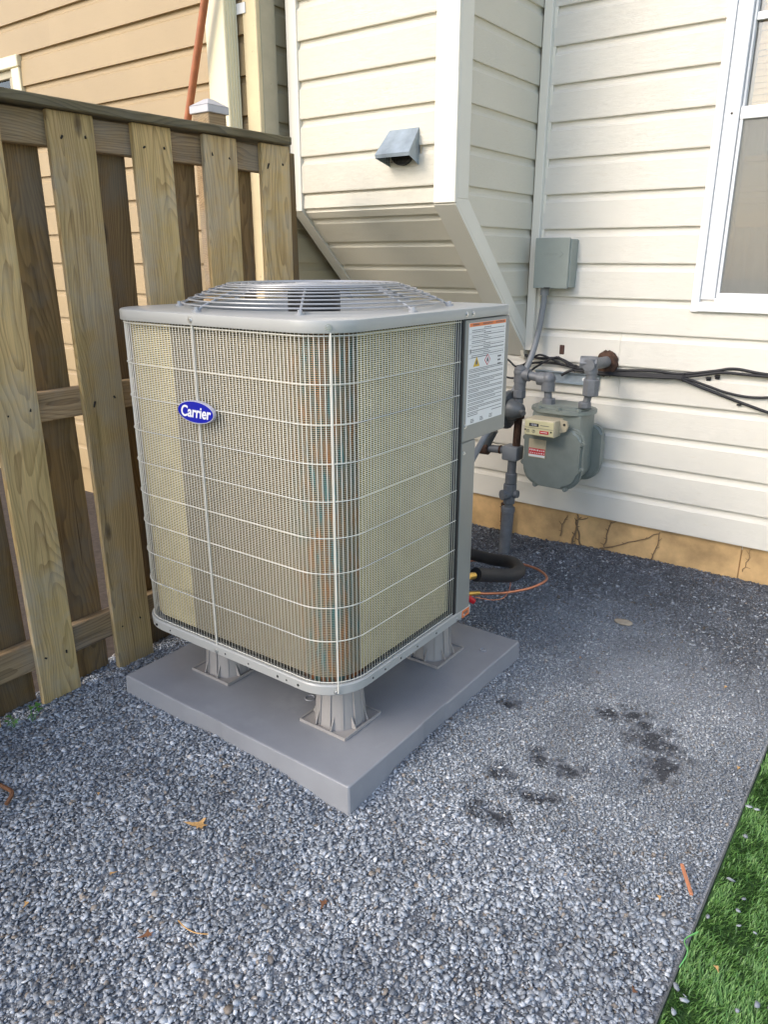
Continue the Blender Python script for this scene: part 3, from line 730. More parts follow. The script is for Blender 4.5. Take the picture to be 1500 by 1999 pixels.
boxo('sash', 'cornerside', nw, NWX1-.135, NWX1-.0855, YT-.015, YT+.02, 1.28, 2.42, .003); boxo('sash', 'cornerside', nw, -5.269, NWX1-.0855, YT-.013, YT+.018, 2.4205, 2.46, .002)
boxo('pane', 'glass', nw, -5.269, NWX1-.136, YT+.004, YT+.008, 1.28, 2.42)
boxo('room_back', 'dark', nw, -5.28, -4.52, YT+.1, YT+.12, 1.28, 2.48)
# downspout
ds = thing('downspout', 'pale yellow rectangular downspout on the tan house corner', 'downspout', (-2.79, YT-.05, 0))
bm = bmesh.new(); prof = []
x0, x1, y0, y1 = -2.825, -2.705, YT-.105, YT-.03
pr = [(x0+.004, y0), (x1-.004, y0), (x1, y0+.004)]
for k in range(4):
    yy = y0+.012+k*.017; pr += [(x1, yy), (x1-.004, yy+.003), (x1-.004, yy+.008), (x1, yy+.011)]
pr += [(x1, y1), (x0, y1)]
for k in range(3, -1, -1):
    yy = y0+.012+k*.017; pr += [(x0, yy+.011), (x0+.004, yy+.008), (x0+.004, yy+.003), (x0, yy)]
pr += [(x0, y0+.004)]
extrude_poly(bm, pr, 'z', .05, 5.0); finish('pipe', bm, 'downspout', ds)
bm = bmesh.new(); box(bm, x1+.001, NXC-.052, YT-.031, YT-.027, 2.435, 2.475, .001); finish('bracket', bm, 'white_paint', ds)

# ================================================================== FENCE
fence = thing('wooden_fence', 'weathered greenish brown shadowbox fence with boards on both sides', 'fence', (-2.28, 1.4, 0))
FX = -2.25
def board(name, mat, x0, x1, y0, w, z0, z1, dy=0.0):
    bm = bmesh.new(); box(bm, x0, x1, y0, y0+w, z0, z1, .0025)
    bmesh.ops.subdivide_edges(bm, edges=[e for e in bm.edges if abs(e.verts[0].co.z-e.verts[1].co.z) > .5], cuts=8)
    ph = random.uniform(0, 9)
    cy = y0+w/2; cz = 1.0
    for v in bm.verts:
        v.co.y += .004*math.sin(v.co.z*2.1+ph)+dy*(v.co.z-cz); v.co.x += .003*math.sin(v.co.z*1.7+ph*2)
    # own origin for the grain
    for v in bm.verts: v.co -= Vector((x0, cy, 0))
    bmesh.ops.recalc_face_normals(bm, faces=bm.faces); me = bpy.data.meshes.new(name); bm.to_mesh(me); bm.free()
    return put(me, mat, fence, name, (x0, cy, 0))
FB = [(-.62,.145),(-.33,.145),(-.04,.145),(.25,.145),(.535,.145),(.82,.145),(1.110,.142),(1.405,.155),(1.703,.155),(1.992,.158),(2.278,.158)]
for y, wd in FB:
    b = board('fence_board', 'board', FX-.020, FX, y, wd, -.03 if y < 2 else -.02, 1.868+random.uniform(-.004, .004))
    for rz in ((1.80, .022), (1.0, .0), (.17, .0)):
        for fy in (.25, .75):
            bm = bmesh.new(); cyl(bm, (FX-.004, y+wd*fy+random.uniform(-.008, .008), rz[0]+random.uniform(-.02, .02)), (FX+.0012, y+wd*fy, rz[0]), .0032, .0032, 6)
            nl = finish('nail', bm, 'nail', b)
            nl.matrix_parent_inverse = Matrix.Translation(-wloc(b))
BB = [-.47,-.18,.11,.40,.685,.975,1.262,1.562,1.856,2.135,2.40]
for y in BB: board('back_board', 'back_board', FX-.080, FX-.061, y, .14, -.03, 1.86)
for z0, z1 in ((1.768, 1.862), (.957, 1.05), (.135, .235)):
    bm = bmesh.new(); box(bm, FX-.0605, FX-.0205, -.65, 2.445, z0, z1, .003)
    for v in bm.verts: v.co -= Vector((FX-.04, 0, z0))
    bmesh.ops.recalc_face_normals(bm, faces=bm.faces); me = bpy.data.meshes.new('rail'); bm.to_mesh(me); bm.free(); put(me, 'rail', fence, 'rail', (FX-.04, 0, z0))
bm = bmesh.new(); box(bm, FX-.10, FX+.022, -.66, 2.43, 1.872, 1.90, .003)
bmesh.ops.subdivide_edges(bm, edges=[e for e in bm.edges if abs(e.verts[0].co.y-e.verts[1].co.y) > .5], cuts=14)
for v in bm.verts: v.co.z += .003*math.sin(v.co.y*3.1)
for v in bm.verts: v.co -= Vector((FX, 0, 1.88))
bmesh.ops.recalc_face_normals(bm, faces=bm.faces); me = bpy.data.meshes.new('cap_rail'); bm.to_mesh(me); bm.free(); put(me, 'cap', fence, 'cap_rail', (FX, 0, 1.88))
for py_ in (2.165, .0):
    pz = 1.985
    bm = bmesh.new(); box(bm, -.0445, .0445, -.0445, .0445, -.05, pz, .003)
    me = bpy.data.meshes.new('post'); bm.to_mesh(me); bm.free(); po = put(me, 'rail', fence, 'post', (FX-.150, py_, 0))
    bm = bmesh.new(); c = (FX-.150, py_)
    box(bm, c[0]-.052, c[0]+.052, c[1]-.052, c[1]+.052, pz-.022, pz+.004, .002)
    vs = [bm.verts.new((c[0]+a*.052, c[1]+b*.052, pz+.0045)) for a, b in ((-1,-1),(1,-1),(1,1),(-1,1))]; t = [bm.verts.new((c[0]+a*.012, c[1]+b*.012, pz+.030)) for a, b in ((-1,-1),(1,-1),(1,1),(-1,1))]
    bm.faces.new(t); bm.faces.new(list(reversed(vs)))
    for i in range(4): bm.faces.new((vs[i], vs[(i+1) % 4], t[(i+1) % 4], t[i]))
    q = finish('post_cap', bm, 'postcap', po)
# rust coloured pole leaning behind the fence
pl_ = finish('metal_pole', (lambda b: (tube(b, [(-2.675, 2.545, .0), (-2.72, 2.53, 1.2), (-2.845, 2.49, 1.99), (-2.765, 2.515, 2.45), (-2.60, 2.56, 3.4)][0:0] or [(-3.62, 2.50, -.1), (-3.28, 2.505, 1.0), (-2.93, 2.51, 2.03), (-2.765, 2.51, 2.47), (-2.57, 2.51, 3.0)], .0165, 12), b)[1])(bmesh.new()), 'rustpole', None, True)
pl_.location = (0, 0, 0)
tag(pl_, 'rust red round metal pole leaning against the tan house behind the fence', 'pole')

# ================================================================== EQUIPMENT PAD
pad = thing('equipment_pad', 'square grey plastic equipment pad lying on the gravel under the condenser', 'pad', ((PADX0+PADX1)/2, (PADY0+PADY1)/2, 0))
def pad_side(a, b, seg=60):
    return [a+(b-a)*i/seg for i in range(seg+1)]
bm = bmesh.new()
outl = []
cr = .012
def notch(u):                                        # recessed stretch near the middle of each side
    return .0035 if .36 < u < .49 else 0.0
for side in range(4):
    for i in [.25, .5]+list(range(1, 60))+[59.5, 59.75]:
        u = i/60
        for uu in ((u,) if not (abs(u-.3667) < .009 or abs(u-.4833) < .009) else (u-.001, u+.001)):
            nn_ = notch(uu)
            if side == 0: outl.append((PADX0+(PADX1-PADX0)*uu, PADY0, 0, nn_))
            elif side == 1: outl.append((PADX1, PADY0+(PADY1-PADY0)*uu, 1, nn_))
            elif side == 2: outl.append((PADX1+(PADX0-PADX1)*uu, PADY1, 2, nn_))
            else: outl.append((PADX0, PADY1+(PADY0-PADY1)*uu, 3, nn_))
def ins(p, d):
    x, y, s_, n_ = p; cx, cy = (PADX0+PADX1)/2, (PADY0+PADY1)/2
    hx, hy = (PADX1-PADX0)/2, (PADY1-PADY0)/2
    x2 = cx+(x-cx)*(hx-d)/hx; y2 = cy+(y-cy)*(hy-d)/hy
    if s_ == 0: y2 += n_
    elif s_ == 1: x2 -= n_
    elif s_ == 2: y2 -= n_
    else: x2 += n_
    return x2, y2
lv = [(0.0, -.04, 1), (.005, PADZ-.006, 1), (.0056, PADZ-.003, .8), (.0075, PADZ-.0008, .4), (.0105, PADZ, .1), (.016, PADZ, 0), (.20, PADZ-.001, 0)]
rings = []
for d, z, kn in lv:
    rings.append([bm.verts.new((*ins((p[0], p[1], p[2], p[3]*kn), d), z)) for p in outl])
for i in range(len(rings)-1):
    n_ = len(outl)
    for k in range(n_): bm.faces.new((rings[i][k], rings[i][(k+1) % n_], rings[i+1][(k+1) % n_], rings[i+1][k]))
bm.faces.new(rings[-1]); finish('slab', bm, 'pad', pad, True)
for cx_, cy_, r_ in ((-1.46, 1.585, .016), (-1.70, 2.06, .016), (-1.16, 2.20, .010)):
    bm = bmesh.new(); tube(bm, [(cx_+r_*math.cos(a*PI/10), cy_+r_*math.sin(a*PI/10), PADZ+.0005) for a in range(20)], .0028, 6, True); finish('moulded_ring', bm, 'pad', pad, True)

# ---- riser feet
def riser():
    r = thing('riser_foot', 'x', 'riser foot', (0, 0, 0), 'ribbed plastic riser feet under the condenser')
    bm = bmesh.new(); box(bm, -.088, .088, -.088, .088, 0, .004, .001)
    for s_ in (-1, 1):
        box(bm, -.090, .090, s_*.089-.002, s_*.089+.002, .0, .010); box(bm, s_*.089-.002, s_*.089+.002, -.0868, .0868, .0, .0098)
    finish('base_plate', bm, 'foot', r)
    bm = bmesh.new(); n_ = 48; H_ = .197
    rr = []
    for z, R0 in ((.004, .077), (.02, .0745), (.16, .064), (H_, .062)):
        ring = []
        for k in range(n_):
            a = 2*PI*k/n_; f = max(abs(math.cos(a)), abs(math.sin(a))); R1 = R0*(1+.10*(1/f-1))
            ring.append(bm.verts.new((R1*math.cos(a), R1*math.sin(a), z)))
        rr.append(ring)
    for i in range(3):
        for k in range(n_): bm.faces.new((rr[i][k], rr[i][(k+1) % n_], rr[i+1][(k+1) % n_], rr[i+1][k]))
    bm.faces.new(rr[-1]); finish('cone', bm, 'foot', r, True)
    for k in range(12):
        a = 2*PI*(k+.5)/12; c, s_ = math.cos(a), math.sin(a); bm = bmesh.new()
        P = [(.060, .194), (.066, .194), (.081, .005), (.070, .005)]
        A = [bm.verts.new((c*p-s_*.0018, s_*p+c*.0018, z)) for p, z in P]; B = [bm.verts.new((c*p+s_*.0018, s_*p-c*.0018, z)) for p, z in P]
        bm.faces.new(A); bm.faces.new(list(reversed(B)))
        for i in range(4): bm.faces.new((A[i], B[i], B[(i+1) % 4], A[(i+1) % 4]))
        finish('rib', bm, 'foot', r)
    for sx, sy in ((1,0),(-1,0),(0,1),(0,-1)):
        for o_ in (-.030, .030):
            bm = bmesh.new(); P = [(.068, .048), (.098 if False else .087, .006), (.068, .006)]
            def mk(p, z, t):
                return (sx*p+abs(sy)*(o_+t), sy*p+abs(sx)*(o_+t), z)
            A = [bm.verts.new(mk(p, z, -.0015)) for p, z in P]; B = [bm.verts.new(mk(p, z, .0015)) for p, z in P]
            bm.faces.new(A); bm.faces.new(list(reversed(B)))
            for i in range(3): bm.faces.new((A[i], B[i], B[(i+1) % 3], A[(i+1) % 3]))
            finish('gusset', bm, 'foot', r)
    return r
def copy_tree(o, parent=None):
    c = o.copy(); C.objects.link(c)
    if parent is not None: c.parent = parent
    for ch in o.children: copy_tree(ch, c)
    return c
foot0 = riser()
bpy.context.view_layer.update()
spots = [(-1.31, 1.56, 'ribbed taupe plastic riser foot under the front corner of the condenser, nearest the camera'), (-1.82, 1.566, 'ribbed taupe riser foot under the condenser on the fence side'),
         (-1.31, 2.075, 'ribbed taupe riser foot under the condenser towards the gas meter wall'), (-1.82, 2.075, 'riser foot hidden under the rear fence side of the condenser')]
for i, (x, y, lb) in enumerate(spots):
    f = foot0 if i == 0 else copy_tree(foot0)
    f.location = (x, y, PADZ); f['label'] = lb

# ================================================================== CONDENSER
UX0, UX1, UY0, UY1 = -2.040, -1.151, 1.363, 2.268
UB, UT = .288, 1.312
RC = (.135, .018, .135, .135)
ac = thing('condenser_unit', 'large grey air conditioning condenser with wire guard and blue oval badge', 'air conditioner', (-1.5955, 1.8155, UB))
CX, CY = (UX0+UX1)/2, (UY0+UY1)/2
def ring_loops(levels, seg=10, close_top=False, close_bot=False, cut=False):
    """levels: (inset, z). loops of the rounded rectangle joined up"""
    bm = bmesh.new(); rr = []
    for d, z in levels:
        pts = rrect(UX0+d, UX1-d, UY0+d, UY1-d, [max(.003, r-d) for r in RC], seg)
        if cut:
            m_ = seg+1
            pts[m_:2*m_] = [(UX1-d-(.20*k/seg), 2.078-d*.4+(UY1-d-2.078+d*.4)*k/seg) for k in range(m_)]
        rr.append([bm.verts.new((*p, z)) for p in pts])
    n_ = len(rr[0])
    for i in range(len(rr)-1):
        for k in range(n_): bm.faces.new((rr[i][k], rr[i][(k+1) % n_], rr[i+1][(k+1) % n_], rr[i+1][k]))
    if close_top: bm.faces.new(rr[-1])
    if close_bot: bm.faces.new(list(reversed(rr[0])))
    return bm, rr
# base pan
bm, _ = ring_loops([(.03, UB+.004), (.004, UB+.001), (.001, UB+.004), (.0, UB+.030), (.003, UB+.034), (.014, UB+.034), (.016, UB+.012), (.12, UB+.012)], close_top=True, close_bot=True, cut=True)
pan = finish('base_pan', bm, 'unit_light', ac, True)
# top cap: band + sheet with round fan opening
HR = .372
bm = bmesh.new()
lev = [(.012, UT-.031), (.001, UT-.031), (.0, UT-.029), (.0, UT-.006), (.0014, UT-.0018), (.005, UT)]
rr = []
for d, z in lev:
    pts = rrect(UX0+d, UX1-d, UY0+d, UY1-d, [max(.003, r-d) for r in RC], 10)
    # denser along straight edges
    dense = []
    for i in range(len(pts)):
        a, b = pts[i], pts[(i+1) % len(pts)]; L_ = math.hypot(a[0]-b[0], a[1]-b[1]); m_ = 14 if L_ > .3 else 1
        for q in range(m_): dense.append((a[0]+(b[0]-a[0])*q/m_, a[1]+(b[1]-a[1])*q/m_))
    rr.append([bm.verts.new((*p, z)) for p in dense])
outer = [v.co.copy() for v in rr[-1]]
for f_, R1, z in ((.5, None, UT+.001), (1.0, HR+.02, UT+.001), (1.0, HR+.006, UT+.007), (1.0, HR, UT+.006), (1.0, HR-.006, UT-.02), (1.0, HR-.006, UT-.11)):
    ring = []
    for v in outer:
        a = math.atan2(v.y-CY, v.x-CX); rad = math.hypot(v.x-CX, v.y-CY); R2 = (HR+.02+(rad-HR-.02)*.5) if R1 is None else R1
        ring.append(bm.verts.new((CX+R2*math.cos(a), CY+R2*math.sin(a), z)))
    rr.append(ring)
n_ = len(rr[0])
for i in range(len(rr)-1):
    for k in range(n_): bm.faces.new((rr[i][k], rr[i][(k+1) % n_], rr[i+1][(k+1) % n_], rr[i+1][k]))
top = finish('top_panel', bm, 'unit_light', ac, True)
# inner casing / dark well
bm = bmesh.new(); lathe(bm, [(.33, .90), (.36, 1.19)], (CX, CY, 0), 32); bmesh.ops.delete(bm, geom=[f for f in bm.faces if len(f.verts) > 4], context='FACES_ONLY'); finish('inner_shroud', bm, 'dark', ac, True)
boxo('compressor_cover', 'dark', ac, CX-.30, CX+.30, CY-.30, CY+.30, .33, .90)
# fan
fan = finish('fan_hub', (lambda b: (cyl(b, (CX, CY, 1.175), (CX, CY, 1.215), .055, .055, 24), b)[1])(bmesh.new()), 'blade', ac, True)
for k in range(3):
    bm = bmesh.new(); n1, n2 = 8, 8; vv = []
    for i in range(n1+1):
        r_ = .05+.29*i/n1; row = []
        for j in range(n2+1):
            a = 2*PI*k/3+.4+(-.55-.25*i/n1+(1.15)*j/n2)*(.75+.25*i/n1)
            row.append(bm.verts.new((CX+r_*math.cos(a), CY+r_*math.sin(a), 1.155+.085*j/n2+.01*math.sin(PI*j/n2))))
        vv.append(row)
    for i in range(n1):
        for j in range(n2): bm.faces.new((vv[i][j], vv[i+1][j], vv[i+1][j+1], vv[i][j+1]))
    bmesh.ops.solidify(bm, geom=bm.faces[:], thickness=.002); finish('fan_blade', bm, 'blade', fan, True)
bm = bmesh.new(); lathe(bm, [(.0, 1.368), (.05, 1.368), (.079, 1.360), (.081, 1.35), (.081, 1.235), (.07, 1.225), (0, 1.222)], (CX, CY, 0), 32); finish('fan_motor', bm, 'motor', ac, True)
# grille
RT, ZT, RB, ZG = .262, 1.379, .405, 1.326
bm = bmesh.new()
radii = [(.055+.0205*i, ZT) for i in range(11)]
for i in range(7):
    t = i/6; radii.append((RT+.012+(RB-RT-.02)*t, ZT-.004-(ZT-ZG-.006)*(t**1.25)))
guard = finish('fan_guard', (lambda b: (tube(b, [(CX+RT*math.cos(a*PI/32), CY+RT*math.sin(a*PI/32), ZT) for a in range(64)], .0028, 6, True), b)[1])(bmesh.new()), 'guard', ac, True)
bm.free()
for r_, z_ in radii:
    bm = bmesh.new(); tube(bm, [(CX+r_*math.cos(a*PI/36), CY+r_*math.sin(a*PI/36), z_) for a in range(72)], .0021 if z_ == ZT else .0024, 6, True); finish('ring_wire', bm, 'guard', guard, True)
for k in range(8):
    a = 2*PI*k/8+math.radians(-53.8); c, s_ = math.cos(a), math.sin(a)
    P = [(.05, ZT-.005), (RT, ZT-.005), (RT+.05, ZT-.022), (RB-.012, ZG+.002), (RB+.006, UT+.006)]
    bm = bmesh.new(); tube(bm, [(CX+c*p, CY+s_*p, z) for p, z in P], .0034, 6)
    for p, z in [(RT+.02, ZT-.006), (RT+.05, ZT-.017), (RT+.08, ZT-.028), (RT+.11, ZT-.04)]:
        pass
    finish('guard_rib', bm, 'guard', guard, True)
    bm = bmesh.new(); q = Vector((CX+c*(RB+.012), CY+s_*(RB+.012), UT+.001)); tube(bm, [q, q+Vector((0,0,.005))], .013, 12); tube(bm, [q+Vector((0,0,.005)), q+Vector((0,0,.013))], [.007,.006], 6); finish('guard_clip', bm, 'guard', guard)
bm = bmesh.new(); lathe(bm, [(0, ZT+.0035), (.055, ZT+.0035), (.058, ZT), (.055, ZT-.004), (0, ZT-.004)], (CX, CY, 0), 28); finish('motor_plate', bm, 'guard', guard, True)

# perimeter path of coil (open at the service corner)
def perim(inset, ystart):
    x0, x1, y0, y1 = UX0+inset, UX1-inset, UY0+inset, UY1-inset; rr_ = [max(.02, r-inset) for r in RC]
    P = [(x1, ystart)]
    cor = rrect(x0, x1, y0, y1, rr_, 14); L1 = 15
    fr = cor[0:L1]; bl = cor[3*L1:4*L1]; tl = cor[2*L1:3*L1]
    P += list(reversed(fr)); P += list(reversed(bl)); P += list(reversed(tl)); P.append((x1-.30, y1))
    return P
def resample(P, step):
    out = []; carry = 0.0
    for i in range(len(P)-1):
        a, b = Vector(P[i]), Vector(P[i+1]); l = (b-a).length; t = carry
        while t < l:
            p = a.lerp(b, t/l); d_ = (b-a).normalized(); out.append((p.x, p.y, d_.x, d_.y)); t += step
        carry = t-l
    return out
YCE = 1.958
ZC0, ZC1 = UB+.028, UT-.034
core = perim(.040, YCE+.01)
bm = bmesh.new(); a = [bm.verts.new((x, y, ZC0-.005)) for x, y in core]; b = [bm.verts.new((x, y, ZC1+.02)) for x, y in core]
for i in range(len(core)-1): bm.faces.new((a[i], a[i+1], b[i+1], b[i]))
coil = finish('coil', bm, 'core', ac, True)
# fins: vertical strips standing square to the coil
pts = resample(perim(.0285, YCE+.012), .0064); V = []; Fc = []
FD = .0050
for x, y, dx_, dy_ in pts:
    nx_, ny_ = -dy_, dx_                                # path runs clockwise: the inside is on its right
    ix, iy = (dy_, -dx_)
    k = len(V); sgn = 1 if (CX-x)*ix+(CY-y)*iy > 0 else -1
    ix *= sgn; iy *= sgn
    for z in (ZC0+.016, ZC1+.015): V += [(x, y, z), (x+ix*FD, y+iy*FD, z)]
    Fc.append((k, k+1, k+3, k+2))
me = bpy.data.meshes.new('fins'); me.from_pydata(V, [], Fc); fo = link('fins', me, 'fin', coil); fo['kind'] = 'stuff'
# thin horizontal edges of the fin pack
slp0 = perim(.028, YCE+.012); slp = []
for q in range(len(slp0)-1):
    a, b = Vector(slp0[q]), Vector(slp0[q+1]); m_ = max(1, int((b-a).length/.02))
    slp += [tuple(a.lerp(b, t/m_)) for t in range(m_)]
slp.append(slp0[-1])
def bright_zone(x, y): return x < -1.752 or (x > -1.21 and y > 1.497)  # zones that look brighter at a slant, painted with paler fin edges
for zone, nm, mt, hh in ((True, 'fin_edges', 'slat', .0029), (False, 'dim_moire_fin_edges', 'slat_dim_moire', .0023)):
    V = []; Fc = []; z = ZC0+.018
    while z < ZC1+.012:
        for i in range(len(slp)-1):
            (xa_, ya_), (xb_, yb_) = slp[i], slp[i+1]
            if bright_zone((xa_+xb_)/2, (ya_+yb_)/2) != zone: continue
            k = len(V); V += [(xa_, ya_, z), (xb_, yb_, z), (xb_, yb_, z+hh), (xa_, ya_, z+hh)]; Fc.append((k, k+1, k+2, k+3))
        z += .0053
    me = bpy.data.meshes.new(nm); me.from_pydata(V, [], Fc); fo = link(nm, me, mt, coil); fo['kind'] = 'stuff'
bm = bmesh.new(); lathe(bm, [(.0, 0), (.0, 0)], (0, 0, 0), 4); bm.free()
# guard wires
gp = perim(.010, YCE+.012)
vw = resample(gp, .01262)
src = None
for i, (x, y, dx_, dy_) in enumerate(vw[:300]):
    if src is None:
        bm = bmesh.new(); tube(bm, [(0, 0, ZC0-.004), (0, 0, ZC1+.006)], .00108, 6); bmesh.ops.recalc_face_normals(bm, faces=bm.faces)
        src = bpy.data.meshes.new('guard_wire'); bm.to_mesh(src); bm.free(); src.polygons.foreach_set('use_smooth', [True]*len(src.polygons))
        src.materials.append(M['wire'])
        cg = finish('coil_guard', (lambda b_: (tube(b_, [(p[0], p[1], ZC1-.004) for p in perim(.0085, YCE+.012)], .0017, 6), b_)[1])(bmesh.new()), 'wire', ac, True)
    o = bpy.data.objects.new('vertical_wire', src); C.objects.link(o); o.location = (x, y, 0)
    o.parent = cg; o.matrix_parent_inverse = Matrix.Translation(-wloc(cg))
gp2 = perim(.0075, YCE+.012)
for z in [1.158-.1003*i for i in range(8)]+[ZC0+.012]:
    tubeo('cross_wire', 'wire', cg, [(p[0], p[1], z) for p in gp2], .0014, 6)
# heavier tie rods with screws in the bands
tie = [(-1.1835, 1.4020), (-1.640, UY0+.0045), (UX0+.0045, 1.62), (UX0+.0045, 2.02)]
for x, y in tie:
    n_ = Vector((0, -1, 0)) if abs(y-UY0) < .02 else (Vector((1, -1, 0)).normalized() if x > -1.3 else Vector((-1, 0, 0)))
    tubeo('tie_rod', 'wire', cg, [(x, y, UB+.012), (x, y, ZC1+.004)], .0022, 8)
    if x > -1.3: sp_ = Vector((UX1-RC[0]+RC[0]*.7071, UY0+RC[0]-RC[0]*.7071, 0))
    elif n_.y: sp_ = Vector((x, UY0, 0))
    else: sp_ = Vector((UX0, y, 0))
    screw(top, sp_+Vector((0, 0, UT-.017)), n_, .006); screw(pan, sp_+Vector((0, 0, UB+.013)), n_, .0055)
for y in (1.985, 2.022): screw(top, (UX1, y, UT-.017), (1, 0, 0), .0055)
screw(pan, (UX1, 1.99, UB+.014), (1, 0, 0), .0045); screw(pan, (UX1, 2.03, UB+.014), (1, 0, 0), .0045)
# holes along the base pan
for x in (-1.93, -1.86, -1.60, -1.50, -1.38, -1.345, -1.30):
    bm = bmesh.new(); tube(bm, [(x, UY0-.0006, UB+.016), (x, UY0+.002, UB+.016)], random.choice((.0028, .0042)), 10); finish('drain_hole', bm, 'dark', pan)
for y in (1.52, 1.58, 1.66, 1.75, 1.86):
    bm = bmesh.new(); tube(bm, [(UX1+.0006, y, UB+.016), (UX1-.002, y, UB+.016)], .003, 10); finish('drain_hole', bm, 'dark', pan)
# service panels at the right rear corner
boxo('corner_post', 'dark', ac, UX1-.05, UX1-.004, YCE+.014, YCE+.028, UB+.03, UT-.03, .002)
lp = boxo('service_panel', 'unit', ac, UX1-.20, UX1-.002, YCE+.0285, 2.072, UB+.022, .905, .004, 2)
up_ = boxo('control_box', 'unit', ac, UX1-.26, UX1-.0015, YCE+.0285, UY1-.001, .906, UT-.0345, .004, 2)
boxo('rear_casing', 'unit', ac, UX1-.50, UX1-.27, UY1-.012, UY1-.004, UB+.03, UT-.03)
screw(lp, (UX1-.002, 2.0, .872), (1, 0, 0), .004); screw(up_, (UX1-.0015, 2.0, .957), (1, 0, 0), .005)
boxo('orange_sticker', 'orange', lp, UX1-.0008, UX1+.0012, 2.022, 2.066, UB+.004, UB+.030)
bm = bmesh.new()
for k in range(4): box(bm, UX1+.0011, UX1+.0016, 2.028+k*.008, 2.033+k*.008, UB+.011, UB+.023)
finish('sticker_print', bm, 'ink', lp)
# warning label
lab = boxo('warning_label', 'label', up_, UX1-.0016, UX1-.0006, 2.003, 2.238, .958, 1.268)
LX = UX1-.0003
def lrect(bm, y0, y1, z0, z1, x=LX): box(bm, x-.0003, x, y0, y1, z0, z1)
bm = bmesh.new(); lrect(bm, 2.006, 2.236, 1.2565, 1.2672); finish('orange_header', bm, 'orange', lab)
def text_mesh(name, s, size, mat, parent, mtx, shear=0.0, off=0.0, ext=.0002, align='CENTER'):
    cu = bpy.data.curves.new(name, 'FONT'); cu.body = s; cu.size = size; cu.align_x = align; cu.align_y = 'CENTER'; cu.shear = shear; cu.offset = off; cu.extrude = ext
    to = bpy.data.objects.new(name, cu); C.objects.link(to)
    dg = bpy.context.evaluated_depsgraph_get(); me = bpy.data.meshes.new_from_object(to.evaluated_get(dg)); bpy.data.objects.remove(to)
    me.name = name; me.transform(mtx); me.materials.clear(); me.materials.append(M[mat]); o = bpy.data.objects.new(name, me); C.objects.link(o)
    o.parent = parent; o.matrix_parent_inverse = Matrix.Translation(-wloc(parent)); return o
MX = Matrix(((0, 0, 1, 0), (1, 0, 0, 0), (0, 1, 0, 0), (0, 0, 0, 1)))      # text plane facing +X
for yy, s in ((2.045, 'WARNING'), (2.118, 'AVERTISSEMENT'), (2.197, 'ADVERTENCIA')):
    text_mesh('header_lettering', s, .0085, 'ink', lab, Matrix.Translation((LX+.0001, yy, 1.2618))@MX)
bm = bmesh.new(); rs = random.Random(3)
def words(z, y0, y1, h=.0016):
    y = y0
    while y < y1:
        w_ = rs.uniform(.003, .013); lrect(bm, y, min(y+w_, y1), z, z+h); y += w_+.0016
z = 1.250
for blk, (nl, cen) in enumerate([(1, 1), (2, 0), (1, 1), (2, 0), (1, 1), (2, 0), (1, 1), (1, 0), (1, 1), (2, 0), (1, 1), (2, 0)]):
    for q in range(nl):
        if cen: words(z, 2.095, 2.14, .0022)
        else: words(z, 2.022, 2.228 if q < nl-1 or nl == 1 else 2.022+rs.uniform(.05, .12), .002)
        z -= .0054
for zz in (1.236, 1.219, 1.202, 1.188, 1.176, 1.163): lrect(bm, 2.006, 2.236, zz, zz+.0006)
z = 1.128
while z > .990:
    n3 = rs.randint(2, 3)
    for q in range(n3): words(z, 2.010, 2.230 if q < n3-1 else 2.010+rs.uniform(.06, .19), .0019); z -= .0046
    z -= .0025
lrect(bm, 2.010, 2.075, .985, .987); lrect(bm, 2.165, 2.232, .985, .987)
for yy in (2.03, 2.09, 2.15):
    for q in range(3): lrect(bm, yy, yy+rs.uniform(.015, .024), .972-q*.0045, .974-q*.0045)
lrect(bm, 2.013, 2.019, 1.178, 1.190)
for q in range(3): lrect(bm, 2.192, 2.192+rs.uniform(.015, .025), 1.152-q*.012, 1.157-q*.012)
finish('small_print', bm, 'ink', lab)
def poly_x(name, mat, pts, x, parent=lab):
    bm = bmesh.new(); extrude_poly(bm, pts, 'x', x-.0003, x); return finish(name, bm, mat, parent)
poly_x('warning_triangle', 'yellow', [(2.035, 1.136), (2.075, 1.136), (2.055, 1.166)], LX+.0001)
poly_x('triangle_mark', 'ink', [(2.050, 1.142), (2.060, 1.142), (2.060, 1.150), (2.055, 1.157), (2.050, 1.150)], LX+.0004)
poly_x('red_diamond', 'red', [(2.105, 1.150), (2.124, 1.132), (2.143, 1.150), (2.124, 1.168)], LX+.0001)
poly_x('diamond_field', 'label', [(2.109, 1.150), (2.124, 1.136), (2.139, 1.150), (2.124, 1.164)], LX+.0004)
poly_x('flame_mark', 'ink', [(2.119, 1.144), (2.129, 1.144), (2.130, 1.150), (2.124, 1.159), (2.118, 1.150)], LX+.0007)
# badge
bc = Vector((-1.641, UY0-.002, 1.047))
def ellipse(name, mat, a_, b_, y0, y1, parent):
    bm = bmesh.new(); extrude_poly(bm, [(bc.x+a_*math.cos(t*PI/24), bc.z+b_*math.sin(t*PI/24)) for t in range(48)], 'y', y0, y1); return finish(name, bm, mat, parent)
bd = ellipse('badge', 'chrome', .0745, .0320, bc.y-.004, bc.y+.006, ac)
ellipse('badge_field', 'blue', .0725, .0290, bc.y-.0052, bc.y-.0041, bd)
MY = Matrix(((1, 0, 0, 0), (0, 0, 1, 0), (0, 1, 0, 0), (0, 0, 0, 1)))
MYf = Matrix(((1, 0, 0, 0), (0, 0, -1, 0), (0, 1, 0, 0), (0, 0, 0, 1)))
text_mesh('badge_lettering', 'Carrier', .044, 'letter', bd, Matrix.Translation((bc.x, bc.y-.0058, bc.z-.001))@MYf@Matrix.Diagonal((.92, 1, 1, 1)), shear=.2, off=.0009)

